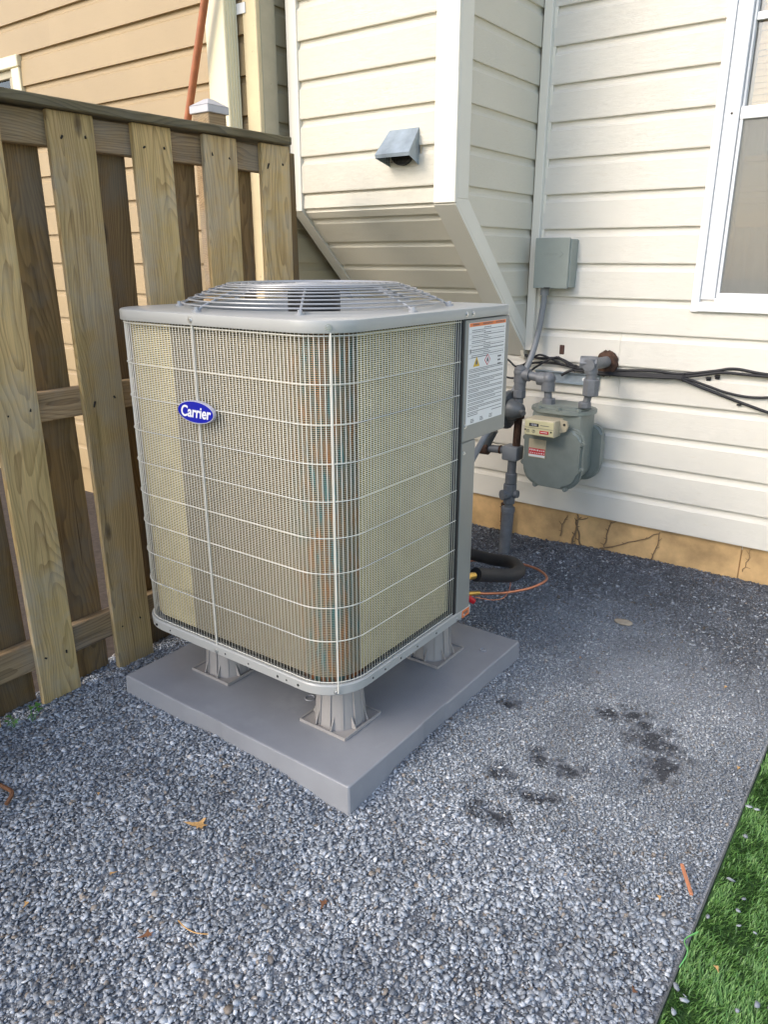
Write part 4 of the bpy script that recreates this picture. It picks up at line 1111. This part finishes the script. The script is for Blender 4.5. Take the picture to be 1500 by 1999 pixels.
# ================================================================== REFRIGERANT LINES
lines = thing('insulated_suction_line', 'thick black foam insulated pipe looping out from the condenser to the wall', 'pipe', (-1.3, 2.3, .2))
suction = smooth_path([(-1.249, 2.285, .336), (-1.232, 2.40, .297), (-1.205, 2.50, .270), (-1.232, 2.62, .243), (-1.329, 2.75, .21), (-1.441, 2.80, .18), (-1.557, 2.83, .165), (-1.72, 2.84, .16), (-1.90, 2.85, .17), (-2.05, 2.90, .19), (-2.10, YW+.02, .20)], 8)
tubeo('foam_sleeve', 'black', lines, suction, .027, 16)
bm = bmesh.new(); cyl(bm, (-1.262, 2.215, .345), (-1.249, 2.275, .336), .013, .013, 14); cyl(bm, (-1.262, 2.225, .347), (-1.259, 2.240, .344), .019, .019, 6); finish('brass_fitting', bm, 'brass', lines, True)
cl = thing('copper_line', 'thin bare copper liquid line bending out over the gravel', 'pipe', (-1.25, 2.2, .2))
lp_ = smooth_path([(-1.262, 2.20, .285), (-1.246, 2.27, .266), (-1.228, 2.34, .244), (-1.205, 2.45, .213), (-1.165, 2.60, .190), (-1.165, 2.75, .176), (-1.253, 2.85, .163), (-1.376, 2.90, .146), (-1.47, 2.89, .140), (-1.62, 2.80, .13), (-1.75, 2.75, .10)], 8)
tubeo('tubing', 'copper', cl, lp_, .0056, 10)
bm = bmesh.new(); cyl(bm, (-1.268, 2.17, .292), (-1.240, 2.30, .258), .010, .0085, 12); cyl(bm, (-1.262, 2.235, .305), (-1.262, 2.235, .255), .013, .013, 8); finish('brass_valve', bm, 'brass', cl, True)
bm = bmesh.new(); cyl(bm, (-1.258, 2.235, .262), (-1.240, 2.262, .238), .014, .011, 12); finish('valve_cap', bm, 'redcap', cl, True)
tubeo('thin_lead', 'copper', cl, smooth_path([(-1.235, 2.26, .258), (-1.219, 2.30, .240), (-1.201, 2.35, .221), (-1.184, 2.40, .218), (-1.188, 2.45, .233), (-1.20, 2.48, .262)], 6), .0016, 6)
# rigid stubs joining both lines to the casing
bm = bmesh.new(); cyl(bm, (-1.33, 2.10, .35), (-1.258, 2.225, .345), .011, .011, 10); finish('stub', bm, 'copper', lines, True)
bm = bmesh.new(); cyl(bm, (-1.33, 2.09, .30), (-1.265, 2.18, .292), .007, .007, 10); finish('stub', bm, 'copper', cl, True)

# ================================================================== GAS METER
gm = thing('gas_meter', 'grey painted gas meter with ivory dial box hanging beside the riser pipe', 'gas meter', (-1.37, 3.25, .43))
MYF = 3.185
pl2 = rrect(-1.512, -1.238, .437, .712, (.085, .045, .045, .085), 8)
def prism_y(name, mat, pts, y0, y1, parent, bev=.006, smooth=True):
    bm = bmesh.new(); extrude_poly(bm, pts, 'y', y0, y1)
    if bev:
        es = [e for e in bm.edges if abs(e.verts[0].co.y-e.verts[1].co.y) < 1e-6]
        bmesh.ops.bevel(bm, geom=es, offset=bev, segments=3, affect='EDGES')
    return finish(name, bm, mat, parent, smooth)
body = prism_y('meter_body', 'meter', rrect(-1.492, -1.258, .455, .790, (.06, .02, .02, .06), 8), 3.215, 3.385, gm, .004)
prism_y('front_diaphragm_cover', 'meter', pl2, MYF, 3.214, gm, .011)
prism_y('front_flange', 'meter', rrect(-1.520, -1.230, .429, .720, (.088, .05, .05, .088), 8), 3.204, 3.2165, gm, .002)
prism_y('rear_diaphragm_cover', 'meter', rrect(-1.512, -1.215, .437, .712, (.085, .045, .045, .085), 8), 3.386, 3.43, gm, .011)
for x, z in ((-1.513, .655), (-1.518, .535), (-1.235, .655), (-1.235, .535), (-1.45, .434), (-1.30, .434)):
    bm = bmesh.new(); cyl(bm, (x, 3.194, z), (x, 3.215, z), .012, .013, 10); cyl(bm, (x, 3.186, z), (x, 3.196, z), .007, .007, 6); finish('flange_bolt', bm, 'meter', body, False)
# top casting
bm = bmesh.new(); P = []
for k in range(40):
    a = 2*PI*k/40; P.append((-1.375+.148*math.copysign(abs(math.cos(a))**.7, math.cos(a)), 3.30+.105*math.copysign(abs(math.sin(a))**.7, math.sin(a))))
extrude_poly(bm, P, 'z', .779, .797); bmesh.ops.bevel(bm, geom=[e for e in bm.edges if abs(e.verts[0].co.z-e.verts[1].co.z) < 1e-6], offset=.003, segments=2, affect='EDGES')
tc_ = finish('top_casting', bm, 'meter', gm, True)
bm = bmesh.new(); P2 = [(-1.375+(x+1.375)*.82, 3.30+(y-3.30)*.78) for x, y in P]; extrude_poly(bm, P2, 'z', .7972, .812); bmesh.ops.bevel(bm, geom=[e for e in bm.edges if abs(e.verts[0].co.z-e.verts[1].co.z) < 1e-6 and e.verts[0].co.z > .8], offset=.008, segments=3, affect='EDGES'); finish('top_dome', bm, 'meter', tc_, True)
for x, y in ((-1.455, 3.205), (-1.36, 3.20), (-1.27, 3.22), (-1.41, 3.395), (-1.32, 3.395)):
    bm = bmesh.new(); cyl(bm, (x, y, .797), (x, y, .809), .011, .010, 6); finish('cap_bolt', bm, 'meter', tc_)
# index box
ib = boxo('index_box', 'index', gm, -1.482, -1.335, 3.115, 3.214, .686, .762, .005, 2)
boxo('index_face', 'index_face', ib, -1.480, -1.340, 3.1125, 3.1148, .690, .757, .001)
prism_y('index_lug', 'index', [(-1.335, .70), (-1.303, .712), (-1.296, .735), (-1.303, .757), (-1.335, .765)], 3.165, 3.18, ib, 0, False)
bm = bmesh.new(); cyl(bm, (-1.312, 3.163, .742), (-1.312, 3.166, .742), .006, .006, 10); finish('lug_hole', bm, 'dark', ib)
boxo('counter_window', 'dark', ib, -1.458, -1.412, 3.1105, 3.1122, .730, .744)
text_mesh('counter_digits', '1334', .013, 'letter', ib, Matrix.Translation((-1.435, 3.1102, .737))@MYf@Matrix.Diagonal((1.15, 1, 1, 1)))
boxo('divider', 'ink', ib, -1.478, -1.342, 3.1116, 3.1124, .7225, .7237)
boxo('red_plate', 'red', ib, -1.405, -1.362, 3.1110, 3.1124, .700, .714)
boxo('red_plate_print', 'label', ib, -1.400, -1.368, 3.1106, 3.1109, .706, .7085)
bm = bmesh.new(); box(bm, -1.404, -1.362, 3.1117, 3.1124, .736, .7385); finish('dial_print', bm, 'ink', ib)
for x in (-1.463, -1.435):
    bm = bmesh.new(); tube(bm, [(x+.0065*math.cos(t*PI/7), 3.1118, .707+.0065*math.sin(t*PI/7)) for t in range(14)], .0008, 4, True); tube(bm, [(x, 3.1115, .707), (x+.002, 3.1115, .712)], .0014, 4); finish('test_dial', bm, 'ink', ib)
for x in (-1.476, -1.350):
    bm = bmesh.new(); cyl(bm, (x, 3.1100, .712), (x, 3.1124, .712), .004, .004, 8); finish('dial_screw', bm, 'nail', ib)
# name plate on front cover
npq = boxo('name_plate', 'index', gm, -1.487, -1.400, 3.1815, 3.1845, .567, .655, .002)
boxo('plate_top', 'label', npq, -1.484, -1.403, 3.1802, 3.1812, .572, .582)
boxo('red_band', 'red', npq, -1.484, -1.403, 3.1804, 3.1813, .583, .612)
bm = bmesh.new(); rs = random.Random(5)
for z, h in ((.600, .008), (.588, .005)):
    x = -1.480
    while x < -1.410:
        w_ = rs.uniform(.004, .010); box(bm, x, x+w_*.7, 3.1800, 3.1803, z, z+h*rs.uniform(.6, 1)); x += w_+.002
finish('plate_print', bm, 'label', npq)
# ---- gas pipework : one connected run
gp_ = thing('gas_pipe', 'grey painted gas riser with regulator, shut off valve and fittings up to the meter', 'gas pipe', (-1.615, 3.25, 0))
def pip(name, a, b, r, mat='pipe', parent=None, seg=16):
    bm = bmesh.new(); cyl(bm, a, b, r, r, seg); return finish(name, bm, mat, parent or gp_, True)
def fitting(name, prof, center, axis='z', mat='pipe', seg=18):
    bm = bmesh.new(); lathe(bm, prof, center, seg, axis); return finish(name, bm, mat, gp_, True)
def collar(c, r, l, axis='z', mat='pipe', name='coupling', seg=18):
    return fitting(name, [(0, -l/2), (r*.88, -l/2), (r, -l/2+.004), (r, l/2-.004), (r*.88, l/2), (0, l/2)], c, axis, mat, seg)
Y3 = 3.25
pip('riser_sleeve', (-1.620, Y3, -.02), (-1.608, Y3, .255), .030)
pip('riser_pipe', (-1.608, Y3, .255), (-1.600, Y3, .40), .020)
collar((-1.609, Y3, .262), .034, .03)
collar((-1.606, Y3, .315), .030, .040, seg=8); collar((-1.605, Y3, .372), .034, .050, seg=8)
bm = bmesh.new(); cyl(bm, (-1.625, Y3-.045, .345), (-1.590, Y3+.02, .345), .026, .026, 12); cyl(bm, (-1.604, Y3-.055, .345), (-1.604, Y3-.04, .345), .014, .014, 4); finish('shut_off_valve', bm, 'pipe', gp_, True)
cyl_bm = bmesh.new(); cyl(cyl_bm, (-1.63, Y3, .345), (-1.56, Y3, .350), .021, .019, 12); finish('valve_stem', cyl_bm, 'pipe', gp_, True)
pip('riser_pipe', (-1.603, Y3, .39), (-1.600, Y3, .52), .022)
collar((-1.602, Y3, .425), .029, .055)
bm = bmesh.new(); box(bm, -1.643, -1.560, Y3-.040, Y3+.04, .520, .592, .010, 2); finish('tee_block', bm, 'conduit', gp_, True)
pip('side_nipple', (-1.640, Y3, .562), (-1.745, Y3-.02, .562), .019, 'pipe')
collar((-1.665, Y3-.005, .562), .0215, .012, 'x', 'rust', 'rust_ring')
collar((-1.745, Y3-.02, .562), .032, .05, 'x', 'rust', 'rusty_coupling')
pip('regulator_inlet', (-1.742, Y3-.02, .575), (-1.70, Y3-.02, .66), .024, 'reg')
pip('vertical_nipple', (-1.584, Y3+.0, .592), (-1.580, Y3, .73), .019, 'rust')
# regulator body: big round diaphragm case with cone
RGX, RGZ = -1.600, .765
rg = fitting('regulator', [(0, -.060), (.042, -.058), (.055, -.045), (.060, -.018), (.088, -.012), (.092, -.006), (.092, .006), (.088, .012), (.060, .018), (.045, .050), (0, .055)], (RGX-.03, 3.235, RGZ), 'x', 'reg', 28)
for k in range(8):
    a = 2*PI*k/8; bm = bmesh.new(); y_, z_ = 3.235+.082*math.cos(a), RGZ+.082*math.sin(a); cyl(bm, (RGX-.048, y_, z_), (RGX-.012, y_, z_), .006, .006, 6); finish('case_bolt', bm, 'reg', rg)
bm = bmesh.new(); lathe(bm, [(0, -.01), (.048, 0), (.050, .012), (.042, .035), (.030, .065), (.020, .072), (0, .074)], (RGX-.005, 3.20, RGZ+.01), 20, 'x'); finish('spring_housing', bm, 'reg', rg, True)
bm = bmesh.new(); cyl(bm, (RGX+.065, 3.18, RGZ+.01), (RGX+.085, 3.165, RGZ+.005), .013, .013, 10); finish('vent_cap', bm, 'reg', rg, True)
pip('vertical_nipple', (-1.584, Y3, .80), (-1.582, Y3, .93), .021)
collar((-1.583, Y3, .745), .030, .04, mat='rust'); collar((-1.583, Y3, .845), .031, .040, seg=8); collar((-1.583, Y3, .885), .028, .045)
bm = bmesh.new(); cyl(bm, (-1.583, Y3, .90), (-1.583, Y3, .962), .031, .031, 16); cyl(bm, (-1.592, Y3, .935), (-1.535, Y3, .935), .029, .029, 16)
bmesh.ops.create_uvsphere(bm, u_segments=16, v_segments=10, radius=.033, matrix=Matrix.Translation((-1.583, Y3, .945))); finish('elbow', bm, 'pipe', gp_, True)
pip('cross_nipple', (-1.54, Y3, .935), (-1.47, Y3, .925), .020)
bm = bmesh.new(); cyl(bm, (-1.49, Y3, .925), (-1.435, Y3, .922), .031, .031, 16); cyl(bm, (-1.440, Y3, .935), (-1.440, Y3, .872), .031, .031, 16)
bmesh.ops.create_uvsphere(bm, u_segments=16, v_segments=10, radius=.033, matrix=Matrix.Translation((-1.440, Y3, .926))); finish('elbow', bm, 'pipe', gp_, True)
pip('inlet_swivel', (-1.440, Y3, .88), (-1.435, Y3, .81), .018); collar((-1.436, Y3+.01, .822), .031, .030, seg=8)
gp2_ = gp_
pip('outlet_swivel', (-1.262, Y3+.01, .81), (-1.240, Y3+.01, .90), .017); collar((-1.262, Y3+.01, .824), .030, .028, seg=8)
collar((-1.240, Y3+.01, .905), .037, .075, seg=8, name='union_nut'); pip('outlet_pipe', (-1.240, Y3+.01, .93), (-1.245, Y3+.01, .99), .024)
bm = bmesh.new(); cyl(bm, (-1.245, Y3+.01, .965), (-1.250, Y3+.01, 1.03), .029, .029, 16); cyl(bm, (-1.295, Y3-.0, 1.012), (-1.225, Y3+.02, 1.012), .030, .030, 8); cyl(bm, (-1.25, Y3-.02, 1.005), (-1.25, Y3+.07, 1.005), .028, .028, 16); finish('tee_fitting', bm, 'pipe', gp_, True)
pip('wall_pipe', (-1.25, Y3+.05, 1.003), (-1.262, YW+.0, .992), .026)
# rusty foam ring where the pipe enters the wall
bm = bmesh.new(); bmesh.ops.create_uvsphere(bm, u_segments=28, v_segments=16, radius=1)
for v in bm.verts:
    n_ = 1+.22*noise.noise(v.co*4)+.12*noise.noise(v.co*11); v.co = Vector((-1.262+v.co.x*.054*n_, YW-.03+v.co.y*.024*n_, .985+v.co.z*.058*n_))
finish('sealant_foam', bm, 'rust', gp_, True)
# bracket behind the meter
br = thing('meter_bracket', 'galvanised steel strut bracket on the wall behind the gas meter', 'bracket', (-1.36, YW-.03, .88))
bm = bmesh.new(); box(bm, -1.62, -1.29, YW-.030, YW-.022, .880, .925, .001); box(bm, -1.62, -1.29, YW-.044, YW-.0225, .8755, .8795, .0005); box(bm, -1.62, -1.29, YW-.044, YW-.0225, .9255, .9295, .0005); finish('channel', bm, 'galv', br)
bm = bmesh.new(); cyl(bm, (-1.365, YW-.0305, .902), (-1.365, YW-.034, .902), .009, .009, 12); finish('mounting_screw', bm, 'label', br)

# ---- enclosure and conduit
jb = thing('junction_box', 'grey metal electrical enclosure with raised arrow next to the corner post', 'electrical box', (-1.545, 3.46, 1.31))
boxo('enclosure', 'boxgrey', jb, -1.618, -1.450, 3.425, YW-.012, 1.322, 1.535, .004, 2)
boxo('lid', 'boxgrey', jb, -1.624, -1.455, 3.412, 3.4245, 1.318, 1.541, .003, 2)
bm = bmesh.new()
for a, b in (((-1.498, 1.483), (-1.484, 1.470)), ((-1.484, 1.470), (-1.500, 1.456))): tube(bm, [(a[0], 3.411, a[1]), (b[0], 3.411, b[1])], .0014, 5)
x = -1.600
for w_ in (.009, .012, .006, .010, .012, .009, .007): box(bm, x, x+w_*.75, 3.4108, 3.4122, 1.466, 1.4745); x += w_+.0035
finish('embossed_mark', bm, 'boxgrey', jb)
boxo('latch', 'dark', jb, -1.567, -1.537, 3.408, 3.4118, 1.3185, 1.323)
cd = thing('conduit', 'grey plastic conduit curving down from the electrical enclosure behind the condenser', 'conduit', (-1.58, 3.44, 1.3))
cpts = smooth_path([(-1.58, 3.452, 1.325), (-1.582, 3.45, 1.24), (-1.597, 3.44, 1.10), (-1.612, 3.40, .98), (-1.635, 3.34, .88), (-1.665, 3.24, .76), (-1.675, 3.08, .64), (-1.62, 2.85, .56), (-1.52, 2.55, .50), (-1.46, 2.28, .50)], 8)
tubeo('pipe', 'conduit', cd, cpts, .0145, 14); bm = bmesh.new(); cyl(bm, (-1.58, 3.452, 1.285), (-1.58, 3.452, 1.3215), .021, .021, 14); finish('coupling', bm, 'conduit', cd, True)

# ---- cables along the wall
def cable(pts, r, label, loc):
    o = tubeo('wall_cable', 'cable', None, smooth_path(pts, 8), r, 8); tag(o, label, 'cable', 'black cables along the wall'); return o
yc = YW-.026
cable([(-1.70, yc, .995), (-1.60, yc, .985), (-1.50, yc, .99), (-1.42, yc, .962), (-1.33, yc, .951), (-1.2, yc, .958), (-1.05, yc, .968), (-.92, yc, .965), (-.78, yc, .990), (-.70, yc, 1.005), (-.55, yc, .992), (-.2, yc, 1.0), (1.0, yc, 1.0)], .0062, 'upper black cable running the whole length of the cream wall', 0)
cable([(-1.72, yc-.010, .935), (-1.62, yc-.010, .962), (-1.52, yc-.01, .968), (-1.42, yc-.012, .955), (-1.3, yc-.012, .940), (-1.15, yc-.012, .950), (-1.0, yc-.012, .955), (-.90, yc-.012, .957), (-.82, yc-.012, .972), (-.74, yc-.012, .987), (-.6, yc-.01, .985), (-.2, yc-.01, .982), (1.0, yc-.01, .98)], .0062, 'second black cable just under the uppermost wall cable', 0)
cable([(-1.50, yc-.018, 1.0), (-1.46, yc-.018, .978), (-1.41, yc-.02, .955), (-1.2, yc-.02, .945), (-1.0, yc-.02, .951), (-.90, yc-.02, .950), (-.80, yc-.015, .925), (-.72, yc-.01, .903), (-.62, yc-.008, .893), (-.50, yc-.008, .905), (-.30, yc-.008, .915), (1.0, yc, .92)], .0055, 'black cable dipping slightly below the bundle in the middle of the wall', 0)
cable([(-1.47, yc-.03, .915), (-1.41, yc-.028, .943), (-1.25, yc-.028, .938), (-1.0, yc-.028, .945), (-.92, yc-.026, .947), (-.82, yc-.014, .915), (-.70, yc-.006, .878), (-.60, yc-.006, .850), (-.50, yc-.006, .825), (-.38, yc-.006, .80), (.2, yc-.006, .70)], .0062, 'lowest black cable drooping towards the right edge', 0)
cable([(-1.86, yc-.03, .99), (-1.76, yc-.05, .975), (-1.70, yc-.05, .94), (-1.64, yc-.05, .97), (-1.59, yc-.04, 1.005), (-1.53, yc-.03, .99), (-1.47, yc-.03, .965)], .005, 'loose black cable end looping between the condenser and the grey conduit', 0)
cable([(-1.86, yc-.06, .93), (-1.78, yc-.07, .90), (-1.72, yc-.07, .885), (-1.66, yc-.06, .90), (-1.60, yc-.05, .945), (-1.54, yc-.04, .985), (-1.50, yc-.02, 1.0)], .005, 'lower black cable loop just behind the warning label of the condenser', 0)
for x, z, lb in ((-.805, .957, 'left small black cable clip under the bundle'), (-.77, .968, 'right small black cable clip under the bundle'), (-.665, .855, 'small black cable clip on the drooping cable')):
    bm = bmesh.new(); box(bm, x-.009, x+.009, YW-.020, YW-.0125, z-.014, z+.004, .001); box(bm, x-.0088, x+.0088, YW-.034, YW-.0205, z-.003, z+.0035, .001); tag(finish('cable_clip', bm, 'cable', None), lb, 'clip', 'cable clips on the wall')
for x, z in ((-1.41, .952), (-.905, .952)):
    bm = bmesh.new(); tube(bm, [(x, yc-.012+.028*math.cos(t*PI/8), z+.016*math.sin(t*PI/8)) for t in range(16)], .0022, 5, True)
    tag(finish('cable_tie', bm, 'cable', None), 'black tie round the cables '+('next to the gas meter outlet' if x < -1 else 'where the bundle splits under the window'), 'cable tie', 'cable ties')
bm = bmesh.new(); box(bm, -1.505, -1.480, YW-.024, YW-.013, 1.010, 1.055, .003); cyl(bm, (-1.4925, YW-.025, 1.045), (-1.4925, YW-.027, 1.045), .004, .004, 8)
tag(finish('wall_clip', bm, 'brownclip', None), 'small dark brown plastic clip on the cream wall above the cables', 'clip')
# rusted stake beside riser, brace
bm = bmesh.new(); box(bm, -1.752, -1.722, YW-.06, YW-.045, -.02, .215, .002)
for v in bm.verts: v.co.x += .015*noise.noise(v.co*12)
tag(finish('rusty_stake', bm, 'rust', None), 'short rusty iron stake behind the grey gas riser', 'stake')

# ---- vent hood on the chase
vh = thing('vent_hood', 'galvanised metal vent hood open at the bottom on the cream chimney chase', 'vent', (-1.935, YC, 1.87))
bm = bmesh.new()
xa, xb, zt, zl, zb = -1.996, -1.856, 1.950, 1.848, 1.808; yf = YC-.105; yw = YC-.014
def sheet(pts, t=.0015):
    vs = [bm.verts.new(p) for p in pts]; return bm.faces.new(vs)
sheet([(xa, yw, zt), (xb, yw, zt), (xb+.012, yf, zl), (xa-.012, yf, zl)])
sheet([(xa-.012, yf, zl), (xb+.012, yf, zl), (xb+.012, yf+.003, zl-.012), (xa-.012, yf+.003, zl-.012)])
sheet([(xb, yw, zt), (xb, yw, zb), (xb+.012, yf+.003, zl-.012), (xb+.012, yf, zl)])
sheet([(xa, yw, zt), (xa-.012, yf, zl), (xa-.012, yf+.003, zl-.012), (xa, yw, zb)])
bmesh.ops.remove_doubles(bm, verts=bm.verts, dist=1e-5); bmesh.ops.solidify(bm, geom=bm.faces[:], thickness=.002)
finish('hood', bm, 'galv', vh)
boxo('back_plate', 'galv', vh, xa+.002, xb-.002, YC-.0185, YC-.0145, zb-.004, zt-.003)
bm = bmesh.new(); cyl(bm, (-1.926, YC-.045, 1.86), (-1.926, YC-.019, 1.86), .050, .050, 24); finish('duct_collar', bm, 'dark', vh, True)
bm = bmesh.new()
for k in range(10): x = xa+.012+k*.0125; tube(bm, [(x, YC-.060, 1.818), (x, YC-.060, 1.90)], .0012, 4)
for k in range(6): z = 1.822+k*.014; tube(bm, [(xa+.008, YC-.0615, z), (xb-.008, YC-.0615, z)], .0012, 4)
finish('wire_mesh', bm, 'nail', vh)
bm = bmesh.new()
for a, b in (((xb+.004, 1.965), (xb+.014, 1.80)), ((xa-.003, 1.957), (xa-.006, 1.94)), ((xa+.01, 1.795), (xa+.004, 1.785)), ((xb-.01, 1.796), (xb-.004, 1.782))):
    P = [Vector((a[0]+(b[0]-a[0])*t/8+random.uniform(-.002, .002), YC-.0135, a[1]+(b[1]-a[1])*t/8)) for t in range(9)]; tube(bm, P, [random.uniform(.002, .0045) for _ in P], 6)
finish('caulk_bead', bm, M['caulk'] if 'caulk' in M else simple('aged_caulk', (.52, .42, .28), .7), vh, True)

# ---- dry vines on the foundation
def vine(pts, r, lb):
    P = smooth_path(pts, 4); P = [p+Vector((random.uniform(-.004, .004), 0, random.uniform(-.004, .004))) for p in P]
    bm = bmesh.new(); tube(bm, P, [r*(1-.6*i/len(P)) for i in range(len(P))], 5)
    for i in range(2, len(P)-1, 2):
        q = P[i]+Vector((random.choice((-1, 1))*random.uniform(.008, .022), -.001, random.uniform(-.002, .018))); tube(bm, [P[i], q], [r*.6, r*.3], 4)
    tag(finish('dry_vine', bm, 'vine', None, True), lb, 'vine', 'dead vines clinging to the foundation')
yv = YW-.004
vine([(-1.365, yv, .04), (-1.36, yv, .10), (-1.345, yv, .16), (-1.35, yv, .214)], .006, 'thick dead vine with crossing shoots right of the gas riser')
vine([(-1.32, yv, .05), (-1.335, yv, .12), (-1.35, yv, .18), (-1.29, yv, .205)], .005, 'dead vine bending right next to the thick vine')
vine([(-1.78, yv, .06), (-1.76, yv, .12), (-1.775, yv, .17), (-1.74, yv, .20)], .006, 'dead vine at the left end of the foundation behind the condenser')
vine([(-1.20, yv, .055), (-1.19, yv, .12), (-1.18, yv, .19), (-1.15, yv, .214)], .004, 'thin upright dead vine under the gas meter')
vine([(-1.22, yv, .06), (-1.10, yv, .11), (-1.0, yv, .16), (-.93, yv, .205)], .0035, 'long slanting dead vine tendril across the foundation')
vine([(-.96, yv, .06), (-.94, yv, .12), (-.935, yv, .20)], .0035, 'thin dead vine right of the slanting tendril')
vine([(-.55, yv, .10), (-.535, yv, .16), (-.53, yv, .214)], .0018, 'hair thin dead stem near the right end of the foundation')
vine([(-1.43, yv, .08), (-1.425, yv, .14), (-1.40, yv, .20)], .004, 'short dead vine right behind the rusty stake')

# ================================================================== SMALL THINGS ON THE GROUND
def leafshape(name, outline, scale, loc, rot, mat, label, cat='leaf', curl=.25, group=None):
    bm = bmesh.new(); vs = [bm.verts.new((x, y, 0)) for x, y in outline]; f = bm.faces.new(vs)
    bmesh.ops.triangulate(bm, faces=[f]); bmesh.ops.subdivide_edges(bm, edges=bm.edges[:], cuts=1)
    for v in bm.verts: v.co.z = curl*(v.co.x**2*.5+v.co.y**2)+.06*noise.noise(v.co*4)
    bmesh.ops.solidify(bm, geom=bm.faces[:], thickness=.012)
    for v in bm.verts: v.co = Matrix.Rotation(rot, 4, 'Z')@(v.co*scale)
    me_o = finish(name, bm, mat, None, True); me_o.location = loc; return tag(me_o, label, cat, group)
oak = [(-1.0, .02), (-.6, .12), (-.35, .10), (-.1, .20), (.1, .22), (.3, .5), (.5, .55), (.42, .2), (.5, 0), (.85, -.15), (.55, -.22), (.5, -.5), (.3, -.35), (.1, -.45), (.05, -.2), (-.3, -.18), (-.6, -.08)]
leafshape('dry_leaf', oak, .038, (-1.372, 1.028, gz(-1.372, 1.028)+.014), .55, 'leaf_tan', 'tan curled dry leaf on the gravel in front of the pad')
leafshape('dry_leaf', oak, .02, (-.938, 1.037, gz(-.938, 1.037)+.010), 2.0, 'leaf_brown', 'small dark brown leaf scrap in the middle of the gravel')
leafshape('dry_leaf', oak, .022, (-1.205, .735, gz(-1.2, .73)+.010), 1.2, 'leaf_brown', 'crumpled red brown leaf scrap at the lower left of the gravel')
bm = bmesh.new(); box(bm, -.006, .006, -.048, .048, 0, .007, .0015)
for v in bm.verts: v.co.x *= (1-.35*abs(v.co.y)/.048); 
o = finish('wood_splinter', bm, 'splinter', None); o.location = (-.262, 1.600, .022); o.rotation_euler = (0, .1, .50); tag(o, 'orange brown wood splinter lying on the gravel beside the turf edge', 'splinter')
o = tubeo('twig', 'leaf_brown', None, smooth_path([(-1.99, .80, .012), (-1.93, .80, .022), (-1.885, .80, .024), (-1.865, .77, .014)], 5), .006, 6); tag(o, 'curved rust brown twig at the left edge of the gravel', 'twig')
o = tubeo('twig', 'leaf_tan', None, smooth_path([(-1.17, .80, .014), (-1.14, .795, .017), (-1.11, .80, .016), (-1.085, .815, .015)], 5), .0014, 5); tag(o, 'hair thin tan twig bowed on the gravel at the lower left', 'twig')
bm = bmesh.new(); bmesh.ops.create_icosphere(bm, subdivisions=2, radius=1)
for v in bm.verts: v.co = Vector((v.co.x*.04, v.co.y*.025, v.co.z*.009))*(1+.2*noise.noise(v.co*2))
o = finish('flat_stone', bm, 'sandstone', None, True); o.location = (-.86, 2.86, gz(-.86, 2.86)+.006); tag(o, 'flat tan stone lying in the gravel near the house wall', 'stone')
for i, (x, y) in enumerate(((-2.20, 1.04), (-2.215, .985))):
    o = thing('weed', ('taller' if i == 0 else 'lower')+' green ivy sprout at the foot of the fence boards', 'weed', (x, y, 0), 'ivy sprouts by the fence')
    for k in range(5):
        a = random.uniform(0, 6.28); r_ = random.uniform(.004, .028); zz = random.uniform(.02, .06 if i == 0 else .035)
        p = Vector((x+r_*math.cos(a), y+r_*math.sin(a), zz)); tubeo('stem', 'ivy', o, [(x, y, -.01), (x+(p.x-x)*.5, y+(p.y-y)*.5, zz*.7), p], .001, 5)
        bm = bmesh.new(); out = [(0,-.1),(.45,-.35),(.35,0),(.8,.15),(.4,.35),(0,.95),(-.4,.35),(-.8,.15),(-.35,0),(-.45,-.35)]
        f = bm.faces.new([bm.verts.new((u*.018, v_*.018, .004*random.random())) for u, v_ in out])
        M4 = Matrix.Translation(p)@Matrix.Rotation(a, 4, 'Z')@Matrix.Rotation(random.uniform(.2, .9), 4, 'X')
        for v in bm.verts: v.co = M4@v.co
        finish('leaf', bm, 'ivy', o)
for i, P in enumerate(([(-.205, 1.335, .035), (-.20, 1.375, .042), (-.215, 1.41, .036), (-.195, 1.44, .045)], [(-.06, 1.47, .035), (-.03, 1.50, .04), (-.025, 1.47, .036), (-.02, 1.43, .04)], [(-.035, 1.42, .035), (.0, 1.41, .040), (.04, 1.415, .036)])):
    o = tubeo('lime_strand', 'lime', None, smooth_path(P, 5), .0015, 4); tag(o, ('bright lime green plastic strand at the turf edge', 'curled lime green strand on the turf, further right', 'straight lime green strand at the right edge of the turf')[i], 'plastic strand')
litter = [(-.30, 1.52, 'tiny leaf scrap on the gravel just in front of the orange splinter'), (-.14, 1.38, 'tiny leaf scrap on the turf between the lime strands'), (-.40, 2.60, 'tiny leaf scrap on the gravel near the right edge, far from the turf corner'),
          (-.26, 2.15, 'tiny leaf scrap beside the far end of the turf edging'), (-.90, 2.50, 'tiny leaf scrap on the gravel between the pad and the flat tan stone'), (-1.50, .62, 'tiny leaf scrap at the bottom left of the gravel'),
          (-1.70, .95, 'tiny leaf scrap on the gravel between the fence foot and the tan curled leaf'), (-1.42, .80, 'tiny leaf scrap left of the bowed tan twig'), (-.27, 1.25, 'tiny leaf scrap at the bottom of the picture where gravel meets turf')]
for x, y, lb in litter:
    z = (gz(x, y)+.010) if x < -.21 else .034
    leafshape('leaf_scrap', oak[::2], random.uniform(.009, .015), (x, y, z), random.uniform(0, 6), random.choice(('leaf_tan', 'leaf_brown')), lb, 'leaf scrap', group='tiny dry leaf scraps')
